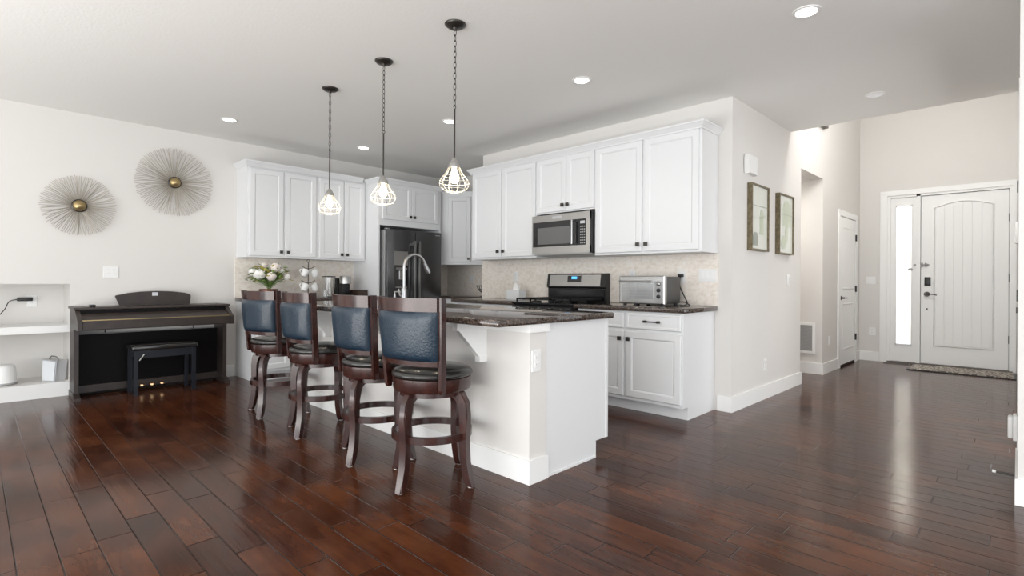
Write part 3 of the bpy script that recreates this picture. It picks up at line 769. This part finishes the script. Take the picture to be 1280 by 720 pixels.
# ================================================================== PLATES (outlets, switches)
def plate(name, label, cat, loc, rotz, w=.075, h=.115, kind='outlet', n=1, group=None, plate_mat='white'):
    t = thing(name, label, cat, loc, rotz, group)
    B(-w/2, w/2, -.007, 0, -h/2, h/2, bev=.002).build('cover_plate', plate_mat, t)
    for i in range(n):
        x = (i-(n-1)/2)*.046
        if kind == 'outlet':
            for z in (-.02, .02):
                s_ = B(x-.016, x+.016, -.010, -.007, z-.015, z+.015, bev=.001).build('socket', 'ceramic', t)
                MB().box(x-.007, x-.004, -.0106, -.0099, z-.003, z+.007).box(x+.004, x+.007, -.0106, -.0099, z-.003, z+.007).build('slots', 'greyp', s_)
        else:
            B(x-.016, x+.016, -.011, -.007, -.033, .033, bev=.002).build('rocker', 'ceramic', t)
    return t
RX = PI/2       # facing +x
RH = PI/2-HANG
plate('wall_outlet', 'white double switch plate, modelled with sockets, above the left end of the piano', 'outlet', (XP, .985, 1.196), RX, .125, .115, 'outlet', 2)  # a switch plate, drawn here with outlet sockets
plate('wall_outlet', 'white wall outlet inside the wall niche behind the black adapter', 'outlet', (XP-.5, .425, .90), RX)
plate('wall_outlet', 'white outlet on the tile to the left of the stove above the tissue box', 'outlet', (-4.36, YR-.012, 1.185), 0)
plate('wall_outlet', 'white outlet on the tile directly right of the toaster oven', 'outlet', (-2.235, YR-.012, 1.175), 0)
plate('wall_outlet', 'white outlet on the tile hidden mostly behind the toaster oven', 'outlet', (-2.76, YR-.012, 1.18), 0)
plate('light_switch', 'wide white triple switch plate at the right end of the stove tile', 'light switch', (-1.995, YR-.012, 1.188), 0, .165, .115, 'switch', 3)
plate('wall_outlet', 'double outlet plate on the far corner tile beside the wire bowl', 'outlet', (-6.0, YF-.012, 1.16), 0, .12, .115, 'outlet', 2)
plate('wall_outlet', 'white outlet on the end of the island half wall', 'outlet', (IX1, 2.205, .68), RX, .075, .12)
plate('wall_outlet', 'white outlet low on the hallway wall below the framed prints', 'outlet', (xw(5.38), 5.38, .33), RH)
plate('light_switch', 'white light switch on the hallway wall right of the framed prints', 'light switch', (xw(6.03), 6.03, 1.16), RH, .075, .115, 'switch', 1)
plate('wall_outlet', 'white outlet low on the hall wall between passage and closet door', 'outlet', (xw(7.6), 7.6, .40), RH)
plate('light_switch', 'white double light switch left of the entry door', 'light switch', (-1.555, YD, 1.17), 0, .12, .115, 'switch', 2)
plate('wall_outlet', 'white outlet low on the wall left of the entry door', 'outlet', (-1.535, YD, .43), 0, .085, .115)

# ================================================================== KITCHEN APPLIANCES
fr = thing('refrigerator', 'black stainless french-door refrigerator with water dispenser', 'refrigerator', (-5.86, 3.735, 0), RZ)
FW = .885
B(.0, FW, .055, .68, .02, 1.79, bev=.006).build('refrigerator_body', 'greyp', fr)
B(.02, FW-.02, .08, .6, 0, .02).build('base_plinth', 'black', fr)
for (a, b_) in ((0, FW/2-.003), (FW/2+.003, FW)):
    dr = B(a, b_, 0, .052, .70, 1.80, bev=.012).build('door', 'blksteel', fr, 40)
    s = 1 if a == 0 else -1
    hx = b_-.035 if a == 0 else a+.035
    MB().box(hx-.014, hx+.014, -.055, -.035, .80, 1.66, bev=.006).box(hx-.012, hx+.012, -.036, 0, .82, .86).box(hx-.012, hx+.012, -.036, 0, 1.60, 1.64).build('handle', 'chrome', dr, 40)
    if a == 0:
        dp = MB().box(.10, .32, -.004, .0, 1.02, 1.52, bev=.0015).build('dispenser_panel', 'blackgloss', dr)
        B(.105, .315, -.007, -.004, 1.33, 1.515).build('dispenser_display', 'steel', dr)
        MB().box(.13, .29, -.03, -.004, 1.27, 1.30).box(.17, .25, -.024, -.006, 1.14, 1.26, bev=.006).box(.12, .30, -.02, -.004, 1.03, 1.05).build('dispenser_spout', 'chrome', dr)
    else:
        B(b_-.11, b_-.03, -.0015, 0, 1.755, 1.765).build('badge', 'silver', dr)
for z0, z1 in ((.37, .69), (.04, .36)):
    dr = B(0, FW, 0, .052, z0, z1, bev=.012).build('freezer_drawer', 'blksteel', fr, 40)
    MB().box(.06, FW-.06, -.055, -.035, z1-.09, z1-.062, bev=.006).box(.08, .10, -.036, 0, z1-.088, z1-.064).box(FW-.10, FW-.08, -.036, 0, z1-.088, z1-.064).build('handle', 'chrome', dr, 40)
B(.02, .07, .06, .1, 1.80, 1.815).build('hinge_cover', 'greyp', fr)

mw = thing('microwave', 'stainless steel over-the-range microwave under the short cabinet', 'microwave', (-3.755, 4.19, 1.415), 0)
MWW = .77; MWH = .405
B(.012, MWW-.006, .02, .395, .004, MWH, bev=.003).build('microwave_body', 'black', mw)
MB().box(0, MWW-.02, -.002, .022, .335, MWH).box(0, MWW-.02, -.002, .022, 0, .075).box(0, .012, -.002, .022, .07, .34).box(MWW-.065, MWW-.02, -.003, .022, 0, MWH).build('front_frame', 'steel', mw)
B(.012, .60, .0, .02, .075, .335).build('door_glass', 'blackgloss', mw)
B(.075, .52, -.0015, .0, .10, .275).build('door_window', pmat('smoked_window', (.14, .14, .14), .15), mw)
cp = B(.60, MWW-.065, .001, .02, .075, .335).build('control_panel', 'black', mw)
mb = MB()
for r in range(7):
    for c in range(3): mb.box(.635+c*.022, .648+c*.022, -.0005, .001, .09+r*.027, .102+r*.027)
mb.build('keypad', 'greyp', cp); B(.635, .69, -.0005, .001, .288, .315).build('clock_display', 'silver', cp)
MB().cyl((.565, -.045, .085), (.565, -.045, .325), .011, 12).box(.556, .574, -.045, 0, .085, .10).box(.556, .574, -.045, 0, .31, .325).build('handle', 'chrome', mw, 40)
MB().box(.28, .40, -.004, -.002, .36, .385).build('badge', 'silver', mw)
MB().prism([(.01, 0), (.01, -.012), (.30, -.025), (.34, 0)], 'YZ', .03, MWW-.03).build('vent_base', 'greyp', mw)

rg = thing('gas_range', 'stainless and black freestanding gas range with digital clock panel', 'stove', (-3.80, 3.93, 0), 0)
RW = .77
B(.0, RW, .03, .63, .02, .90, bev=.003).build('range_body', 'black', rg)
od = B(.005, RW-.005, .0, .03, .20, .73, bev=.004).build('oven_door', 'steel', rg)
B(.09, RW-.09, -.002, .0, .30, .62).build('oven_window', 'blackgloss', od)
MB().cyl((.06, -.045, .69), (RW-.06, -.045, .69), .012, 12).box(.07, .09, -.045, 0, .68, .70).box(RW-.09, RW-.07, -.045, 0, .68, .70).build('oven_handle', 'chrome', od, 40)
B(.005, RW-.005, .0, .03, .03, .19, bev=.004).build('storage_drawer', 'steel', rg)
cpn = MB().prism([(.03, .74), (-.005, .75), (-.005, .86), (.03, .905)], 'YZ', .0, RW).build('control_front', 'black', rg)
for i in range(5):
    x = .10+i*.142
    MB().lathe([(.024, -.006), (.022, -.026), (.016, -.03)], (x, 0, .845), 20, 'Y').box(x-.004, x+.004, -.034, -.006, .823, .867).build('burner_knob', 'chrome' , cpn, 40)
B(-.004, RW+.004, .0, .60, .895, .915, bev=.004).build('cooktop', 'blackgloss', rg)
for i in range(4):
    x = .19+(i % 2)*.39; y = .17+(i//2)*.27
    MB().lathe([(.055, .915), (.05, .925), (.03, .93)], (x, y, 0), 20).build('burner', 'iron', rg, 40)
for gx in (.03, .285, .54):
    mb = MB(); z0, z1 = .940, .956; a, b_ = gx, gx+.20
    mb.box(a, b_, .03, .045, z0, z1).box(a, b_, .555, .57, z0, z1).box(a, a+.014, .03, .57, z0, z1).box(b_-.014, b_, .03, .57, z0, z1)
    mb.box(a, b_, .292, .308, z0, z1); mb.box((a+b_)/2-.007, (a+b_)/2+.007, .03, .57, z0, z1)
    for q in (.17, .43): mb.box(a, b_, q-.006, q+.006, z0, z1)
    for xx in (a, b_-.014):
        for yy in (.03, .555): mb.box(xx, xx+.014, yy, yy+.014, .914, z0)
    mb.build('grate', 'iron', rg)
bgp = MB().prism([(.59, .91), (.59, 1.055), (.565, 1.07), (.585, 1.205), (.60, 1.215), (.645, 1.215), (.645, .91)], 'YZ', -.006, RW+.006).build('backguard', 'black', rg)
mb = MB().prism([(.5615, 1.08), (.5785, 1.20), (.585, 1.20), (.57, 1.08)], 'YZ', .035, RW-.06); mb.build('control_panel', 'steel', bgp)
mb = MB().prism([(.558, 1.125), (.5665, 1.19), (.575, 1.19), (.568, 1.125)], 'YZ', .29, .46); ck = mb.build('clock_panel', 'blackgloss', bgp)
mb = MB().prism([(.5595, 1.155), (.5630, 1.182), (.57, 1.182), (.565, 1.155)], 'YZ', .345, .415); mb.build('clock_display', 'display', ck)
B(.02, RW-.02, .575, .59, .93, 1.04).build('vent_panel', 'blackgloss', bgp)

# toaster oven
to = thing('toaster_oven', 'silver toaster oven with glass door on the right stove counter', 'toaster oven', (-2.65, 4.17, CT), 0)
TW, TD, TH = .455, .30, .268
mb = MB().box(.006, TW-.004, .01, TD, .022, TH-.006, bev=.014); mb.build('oven_shell', 'toasterside', to, 40)
mb = MB().rings(0, TW, .016, TH, [(0, .03), (0, -.004), (.010, -.012), (.018, -.012), (.022, -.006), (.03, -.006)]); mb.build('front_face', 'steel', to)
dg = MB().prism(arch_poly(.03, .345, .06, .195, .018), 'XZ', -.009, -.005).build('door_glass', pmat('oven_glass', (.42, .43, .43), .12, .4, coat=.5), to)
mb = MB()
for z in (.09, .115, .14, .165): mb.box(.045, .30, -.0105, -.009, z, z+.003)
for x in (.11, .19): mb.box(x, x+.004, -.0105, -.009, .065, .205)
mb.build('rack_wires', 'greyp', dg)
MB().cyl((.02, -.04, .218), (.335, -.04, .218), .008, 12).box(.02, .04, -.042, -.006, .209, .227, bev=.003).box(.315, .335, -.042, -.006, .209, .227, bev=.003).build('door_handle', 'chrome', to, 40)
cpl = MB().prism([(.362, .05), (.41, .045), (.435, .08), (.44, .15), (.43, .21), (.40, .225), (.362, .222)], 'XZ', -.011, -.006).build('control_strip', 'greyp', to)
for z in (.085, .14, .195):
    MB().lathe([(.018, -.011), (.016, -.022), (.010, -.025)], (.40, 0, z), 18, 'Y').build('dial', 'black' if z < .19 else 'chrome', cpl, 40)
for x in (.04, .15, .42):
    for y in (.03, .26): MB().lathe([(.016, 0), (.018, .024)], (x, y, 0), 14).build('foot', 'black', to, 40)
tc_ = MB(); pts = [(-2.18, 4.43, .95), (-2.14, 4.43, .95), (-2.10, 4.40, .938), (-2.06, 4.36, .922), (-2.08, 4.31, .922), (-2.14, 4.34, .922), (-2.15, 4.44, .922), (-2.165, 4.53, .94), (-2.21, 4.54, 1.02), (-2.245, 4.543, 1.10), (-2.24, 4.548, 1.185)]
def smooth_path(p, n=6):
    p = [Vector(q) for q in p]; out = []
    for i in range(len(p)-1):
        a, b, c, d = p[max(i-1, 0)], p[i], p[i+1], p[min(i+2, len(p)-1)]
        for k in range(n):
            t = k/n; out.append(.5*((2*b)+(-a+c)*t+(2*a-5*b+4*c-d)*t*t+(-a+3*b-3*c+d)*t**3))
    return out+[p[-1]]
tco = tag(tc_.tube(smooth_path(pts), .005).build('appliance_cord', 'black', smooth=60), 'black power cord looped beside the toaster oven with plug in the tile outlet', 'cord')
MB().box(-2.265, -2.215, 4.535, 4.564, 1.175, 1.205, bev=.006).build('plug', 'black', tco, 40)

# faucet
fc = thing('kitchen_faucet', 'tall brushed gooseneck pull-down faucet on the island', 'faucet', (-3.60, 2.455, .927), 0)
MB().lathe([(.03, 0), (.03, .008), (.026, .02), (.02, .10), (.023, .125), (.018, .14)], seg=24).build('base', 'chrome', fc, 40)
arc = [(0, 0, .13), (0, 0, .26), (0, .0, .31)]+[(0, .105-.105*math.cos(a), .31+.105*math.sin(a)) for a in [PI*k/14*.88 for k in range(1, 15)]]
MB().tube(arc, .0125, 14).build('gooseneck', 'chrome', fc, 60)
e0 = Vector(arc[-1]); dv = (Vector(arc[-1])-Vector(arc[-2])).normalized()
MB().tube([e0, e0+dv*.03, e0+dv*.075, e0+dv*.095], [.014, .017, .021, .02], 14).build('spray_head', 'chrome', fc, 60)
MB().tube([(-.02, 0, .07), (-.06, 0, .08), (-.075, 0, .13)], .007).build('lever', 'chrome', fc, 60)
sd = thing('soap_dispenser', 'small chrome soap dispenser left of the island faucet', 'soap dispenser', (-3.74, 2.46, .927), 0)
MB().lathe([(.02, 0), (.02, .006), (.011, .015), (.009, .09)], seg=18).build('stem', 'chrome', sd, 40)
MB().tube([(0, 0, .085), (0, .0, .105), (0, .05, .108), (0, .065, .095)], .007).build('spout', 'chrome', sd, 60)

# ================================================================== COUNTER THINGS
vs = thing('flower_vase', 'mottled copper-brown bowl vase on the left counter', 'vase', (-6.30, 2.42, CT))
MB().lathe([(.05, 0), (.075, .01), (.098, .05), (.105, .085), (.102, .105), (.096, .105), (.09, .06), (.04, .02)], seg=32).build('bowl', 'copper', vs, 50)
bq = thing('flower_bouquet', 'bouquet of cream and white roses with green leaves in the copper vase', 'flowers', (-6.30, 2.425, CT+.075))
rd = random.Random(11)
stems = MB(); lv = MB(); lv2 = MB()
def petal_flower(c, r, rdm):
    mb = MB()
    mb.ball(c, r*.55, (1, 1, 1), 12, 8)
    for el, n_, k in ((-25, 6, .62), (15, 6, .62), (48, 5, .55), (75, 3, .42)):
        for i in range(n_):
            a = 2*PI*i/n_+el*.7+rdm.random()*.4; e_ = math.radians(el+rdm.uniform(-8, 8))
            d = Vector((math.cos(a)*math.cos(e_), math.sin(a)*math.cos(e_), math.sin(e_)))
            mt = d.to_track_quat('Z', 'Y').to_matrix().to_4x4()
            mt = Matrix.Translation(d*r*.62) @ mt @ Matrix.Rotation(rdm.uniform(.2, .5), 4, 'X')
            mb.ball(c, r*k, (.85, 1, .22), 10, 6, mt)
    return mb
fl = [((.07, -.135, .19), .062, 'petalw'), ((.06, .045, .27), .058, 'petal'), ((.12, -.02, .17), .052, 'petal'), ((.05, .19, .165), .040, 'petalw'),
      ((-.02, -.05, .29), .042, 'petal'), ((.05, .12, .24), .032, 'petalw'), ((-.05, .12, .20), .045, 'petal'), ((-.03, -.17, .22), .045, 'petalw')]
for (c, r, mt) in fl:
    petal_flower(c, r*1.18, rd).build('rose', mt, bq, 60)
    stems.tube([(0, 0, .02), (c[0]*.4, c[1]*.4, .10), c], .003, 5)
for i in range(190):
    a = rd.uniform(0, 2*PI); b_ = rd.uniform(-.2, 1.2); r = rd.uniform(.07, .215)
    c = Vector((r*math.cos(a)*math.cos(b_)*.75, r*math.sin(a)*math.cos(b_)*1.08, .15+r*math.sin(b_)*.85))
    if c.z < .03: c.z = .03+rd.random()*.05; c.y *= 1.1
    d = Vector((c.x, c.y, rd.uniform(-.1, .12))).normalized()
    L = rd.uniform(.045, .08); side = d.cross(Vector((rd.uniform(-.4, .4), rd.uniform(-.4, .4), 1))).normalized(); up = side.cross(d)
    tgt = lv2 if rd.random() < .3 else lv
    q = [c, c+d*L*.35+side*L*.28+up*.004, c+d*L*.75+side*L*.2, c+d*L, c+d*L*.75-side*L*.2, c+d*L*.35-side*L*.28+up*.004]
    vv = [tgt.bm.verts.new(p) for p in q]; mid = [tgt.bm.verts.new(c+d*L*.35-up*.005), tgt.bm.verts.new(c+d*L*.75-up*.004)]
    for f in ((vv[0], vv[1], mid[0]), (vv[1], vv[2], mid[1], mid[0]), (vv[2], vv[3], mid[1]), (vv[3], vv[4], mid[1]), (vv[4], vv[5], mid[0], mid[1]), (vv[5], vv[0], mid[0])): tgt.bm.faces.new(f)
    stems.tube([(0, 0, .05), tuple(c)], .0016, 4)
lv.build('leaves', 'green', bq); lv2.build('olive_leaves', 'yelgreen', bq); stems.build('stems', 'green', bq)

mgx, mgy = -6.28, 2.885
mt_ = thing('mug_tree', 'dark wire mug tree holding four white mugs on the left counter', 'mug rack', (mgx, mgy, CT))
MB().lathe([(.075, 0), (.075, .008), (.01, .016)], seg=28).build('base', 'bronze', mt_, 40)
MB().cyl((0, 0, .01), (0, 0, .43), .0055, 10).ringtube([(.016+.003*math.cos(a), .003*math.sin(a)) for a in [i*PI/3 for i in range(6)]], (0, 0, .447), 20, 'X').build('post', 'bronze', mt_, 60)
mugs = []
hooks = [(.37, -1), (.37, 1), (.195, -1), (.195, 1)]
for z, s in hooks:
    MB().tube([(0, 0, z-.02), (.0, s*.04, z-.012), (.0, s*.085, z+.015)], .004, 8).build('hook', 'bronze', mt_, 60)
def mug(label, loc, rotx):
    t = thing('mug', label, 'mug', loc, 0, 'white mugs on the mug tree'); t.rotation_euler = (rotx, 0, 0)
    MB().lathe([(.026, 0), (.036, .008), (.042, .05), (.043, .09), (.039, .09), (.038, .05), (.03, .012)], seg=28).build('cup', 'ceramic', t, 50)
    MB().tube(smooth_path([(0, -.040, .075), (0, -.064, .07), (0, -.067, .045), (0, -.038, .022)], 5), .005, 8).build('handle', 'ceramic', t, 60)
    return t
for (z, s), lab in zip(hooks, ('upper left white mug hanging on the mug tree', 'upper right white mug hanging on the mug tree', 'lower left white mug hanging on the mug tree', 'lower right white mug hanging on the mug tree')):
    mug(lab, (mgx+.045, mgy+s*.082, CT+z-.115), math.radians(-24 if s < 0 else 24))
cf = thing('coffee_maker', 'black and silver single-serve coffee maker on the left counter', 'coffee maker', (-6.30, 3.39, CT))
B(-.10, .10, -.075, .075, 0, .03, bev=.008).build('drip_base', 'black', cf, 40)
B(-.10, .02, -.055, .055, .03, .17, bev=.008).build('column', 'black', cf, 40)
MB().lathe([(.066, .165), (.074, .17), (.074, .255), (.068, .268), (.02, .27)], (0, 0, 0), 28).build('brew_head', 'steel', cf, 40)
B(-.165, -.10, -.07, .07, .0, .24, bev=.006).build('water_tank', 'black', cf, 40)
gc = thing('glass_canister', 'clear glass canister with thin dark lid left of the coffee maker', 'canister', (-6.30, 3.16, CT))
MB().lathe([(.07, 0), (.078, .006), (.078, .25), (.074, .25), (.074, .01), (.01, .008)], seg=28).build('jar', 'glass', gc, 40)
MB().lathe([(.085, .25), (.085, .263), (.02, .266)], seg=28).build('lid', 'black', gc, 40)
gl = thing('glass_tumbler', 'small clear glass tumbler between the mug tree and the canister', 'glass', (-6.18, 3.05, CT))
MB().lathe([(.027, 0), (.033, .085), (.030, .085), (.025, .006)], seg=24).build('tumbler', 'glass', gl, 40)
bxk = thing('storage_basket', 'dark brown box on the left counter between coffee maker and refrigerator panel', 'basket', (-6.28, 3.57, CT))
mb = MB().box(-.10, .10, -.075, .075, 0, .008).box(-.10, -.092, -.075, .075, .008, .085).box(.092, .10, -.075, .075, .008, .085).box(-.092, .092, -.075, -.067, .008, .085).box(-.092, .092, .067, .075, .008, .085)
mb.build('basket_body', 'darkbox', bxk)
tb = thing('tissue_box', 'pale tissue box with a white tissue on the counter left of the stove', 'tissue box', (-4.19, 4.40, CT), 0)
mb = B(-.10, .10, -.06, .06, 0, .115, bev=.003); mb.build('box', 'tissuebox', tb)
mb = MB()
for k in range(3):
    a = k*.9; pts = [(-.045, -.01+.01*k, .112), (.05, .01-.012*k, .112), (.04+.01*k, .012, .16), (.008-.01*k, 0, .195), (-.03, -.01, .17)]
    mb.prism([(p[0], p[2]) for p in pts], 'XZ', -.01+.008*k, -.007+.008*k)
mb.build('tissue', 'paper', tb)
pb = thing('pedestal_bowl', 'dark wire pedestal bowl on the far corner counter', 'bowl', (-5.36, 4.98, CT))
MB().lathe([(.06, 0), (.06, .006), (.012, .014), (.009, .05)], seg=24).build('foot', 'bronze', pb, 40)
mb = MB()
for i in range(18):
    a = 2*PI*i/18; mb.tube([(r*math.cos(a), r*math.sin(a), z) for r, z in ((.008, .045), (.05, .062), (.09, .10), (.11, .15))], .0028, 5)
for r, z in ((.11, .15), (.09, .10), (.05, .062)): mb.tube([(r*math.cos(2*PI*i/28), r*math.sin(2*PI*i/28), z) for i in range(28)], .0035, 5, closed=True)
mb.build('wire_bowl', 'bronze', pb, 60)

# ================================================================== NICHE THINGS
rt = thing('wifi_router', 'white rounded mesh router standing on the niche floor', 'router', (-6.78, .215, .136))
MB().lathe([(.085, 0), (.095, .008), (.095, .022)], seg=32).build('base', 'greyp', rt, 40)
MB().lathe([(.092, .022), (.088, .10), (.078, .17), (.066, .182), (.03, .185)], seg=32).build('shell', 'white', rt, 60)
sp = thing('speaker_box', 'silver speaker box standing in the lower niche beside the piano', 'speaker', (-6.72, .56, .136), math.radians(35))
mb = MB().prism([(-.075, 0), (.075, 0), (.10, .20), (-.07, .215)], 'XZ', -.05, .05); mb.build('cabinet', 'silver', sp)
mb = MB().prism([(-.06, .012), (.066, .012), (.088, .19), (-.056, .202)], 'XZ', -.056, -.0505); mb.build('grille', pmat('white_grille', (.70, .72, .74), .5), sp)
MB().tube([(-.05, 0, .212), (-.02, 0, .24), (.03, 0, .235), (.06, 0, .205)], .006).build('carry_handle', 'chrome', sp, 60)
ad = thing('power_adapter', 'black power adapter plugged in the niche outlet with trailing cord', 'adapter', (XP-.49, .40, .92), RX)
B(-.085, .03, -.045, -.001, -.018, .018, bev=.005).build('adapter_body', 'black', ad, 40)
MB().tube(smooth_path([(-.085, -.025, 0), (-.14, -.03, -.02), (-.17, -.05, -.09), (-.215, -.06, -.16), (-.24, -.06, -.236)]), .004).build('cord', 'black', ad, 60)

# ================================================================== HALLWAY THINGS
def picture(label, y0, y1, z0, z1, x, shapes, seed):
    t = thing('framed_print', label, 'picture', (xw((y0+y1)/2), (y0+y1)/2, (z0+z1)/2), RH, None)
    w, h = (y1-y0)/2, (z1-z0)/2; fw = .016
    mb = MB()
    for a in ((-w, -w+fw, -h, h), (w-fw, w, -h, h), (-w+fw, w-fw, -h, -h+fw), (-w+fw, w-fw, h-fw, h)): mb.box(a[0], a[1], -.045, 0, a[2], a[3])
    mb.build('frame', 'olive', t)
    bk = B(-w+fw, w-fw, -.03, -.002, -h+fw, h-fw).build('print', 'mat', t)
    for poly, mt in shapes:
        MB().prism([(a*w, b*h) for a, b in poly], 'XZ', -.0325, -.03).build('print_shape', mt, bk)
def blob(cx, cy_, rx, ry, n=14): return [(cx+rx*math.cos(2*PI*i/n), cy_+ry*math.sin(2*PI*i/n)) for i in range(n)]
def bottle(cx, z0, z1, rw): return [(cx-rw, z0), (cx+rw, z0), (cx+rw, z0+(z1-z0)*.72), (cx+rw*.5, z1), (cx-rw*.5, z1), (cx-rw, z0+(z1-z0)*.72)]
picture('framed pale botanical print on the hall wall, left one under the door chime', 4.925, 5.355, 1.425, 2.04, XH,
        [([(-.8, .35), (.85, .35), (.85, .37), (-.8, .37)], 'sagedark'), (bottle(-.45, -.85, -.45, .28), 'sagedark'), ([(-.7, -.05), (.2, .0), (.85, .12), (.85, .14), (.2, .03), (-.7, -.02)], 'sage'),
         (bottle(.25, -.5, .25, .22), 'sage')], 1)
picture('framed sage green print on the hall wall, right one nearest the passage', 5.645, 6.08, 1.42, 2.035, XH,
        [(bottle(.15, -.05, .8, .55), 'sage'), (blob(-.3, -.6, .35, .22), 'sage'), ([(-.8, .32), (.8, .32), (.8, .34), (-.8, .34)], 'sagedark'), (blob(.1, -.3, .2, .3), 'sage')], 2)
dc = thing('door_chime', 'white door chime box high on the hall wall above the framed print', 'door chime', (xw(4.94), 4.94, 2.195), RH)
MB().prism([(-.10, -.085), (-.107, .03), (-.10, .085), (.10, .085), (.107, .03), (.10, -.085), (.035, -.075), (-.035, -.075)], 'XZ', -.045, -.006).build('chime_cover', 'white', dc)
B(-.09, .09, -.006, 0, -.07, .07).build('back_plate', 'white', dc)
vg = thing('return_vent', 'white framed return air vent low on the passage wall', 'vent', (-1.985, 7.30, .44), 0)
w, h = .17, .19
MB().box(-w, -w+.03, -.012, 0, -h, h).box(w-.03, w, -.012, 0, -h, h).box(-w+.03, w-.03, -.012, 0, h-.03, h).box(-w+.03, w-.03, -.012, 0, -h, -h+.03).build('frame', 'trim', vg)
B(-w+.03, w-.03, -.003, 0, -h+.03, h-.03).build('backing', 'grilled', vg)
mb = MB(); z = -h+.035
while z < h-.035:
    mb.prism([(-.010, z), (-.008, z), (-.004, z+.008), (-.006, z+.008)], 'YZ', -w+.03, w-.03); z += .013
mb.build('louvers', 'greyp', vg)
hp = thing('framed_picture', 'dark-framed picture high on the foyer wall, only its lower corner showing', 'picture', (xw(6.9), 6.9, 3.03), RH)
mb = MB().box(-.42, .42, -.05, 0, 0, .03).box(-.42, -.39, -.05, 0, .03, .9).box(.39, .42, -.05, 0, .03, .9).box(-.39, .39, -.05, 0, .87, .9); mb.build('frame', 'wenge', hp)
B(-.39, .39, -.03, 0, .03, .87).build('print', 'mat', hp)
dm = thing('door_mat', 'speckled beige and brown door mat with dark border at the entry door', 'door mat', (-.53, 8.83, 0))
B(-.525, .515, -.285, .285, 0, .010, bev=.003).build('rubber_border', 'black', dm)
B(-.505, .495, -.265, .265, .010, .018, bev=.003).build('pile', 'rug', dm)
fv = thing('floor_vent', 'flat brown floor register beside the entry sidelight', 'floor vent', (-1.22, 9.06, 0))
B(-.16, .14, -.045, .045, 0, .006).build('frame', 'wenge', fv)
mb = MB()
for i in range(12): mb.box(-.145+i*.023, -.133+i*.023, -.035, .035, .006, .008)
mb.build('slots', 'dark', fv)
th = thing('thermostat', 'white wall thermostat on the right hallway wall near the entry', 'thermostat', (0, 7.0, 1.62), -PI/2)
B(-.06, .06, -.028, 0, -.10, .10, bev=.006).build('case', 'white', th, 40)
nl = thing('plug_in_air_freshener', 'white plug-in unit low on the right wall edge', 'air freshener', (0, 4.15, .31), -PI/2)
B(-.05, .05, -.02, 0, -.07, .07, bev=.004).build('plug_base', 'white', nl, 40)
B(-.04, .04, -.042, -.02, -.062, .062, bev=.008).build('cover', 'white', nl, 40)
ds = thing('door_stop', 'dark spring door stop with white tip on the right baseboard', 'door stop', (-.010, 3.88, .105), -PI/2)
MB().tube([(0, 0, 0), (0, -.075, .002)], [.007, .005], 10).build('spring', 'bronze', ds, 40)
MB().cyl((0, -.075, .002), (0, -.09, .003), .008, 10).build('tip', 'white', ds, 40)
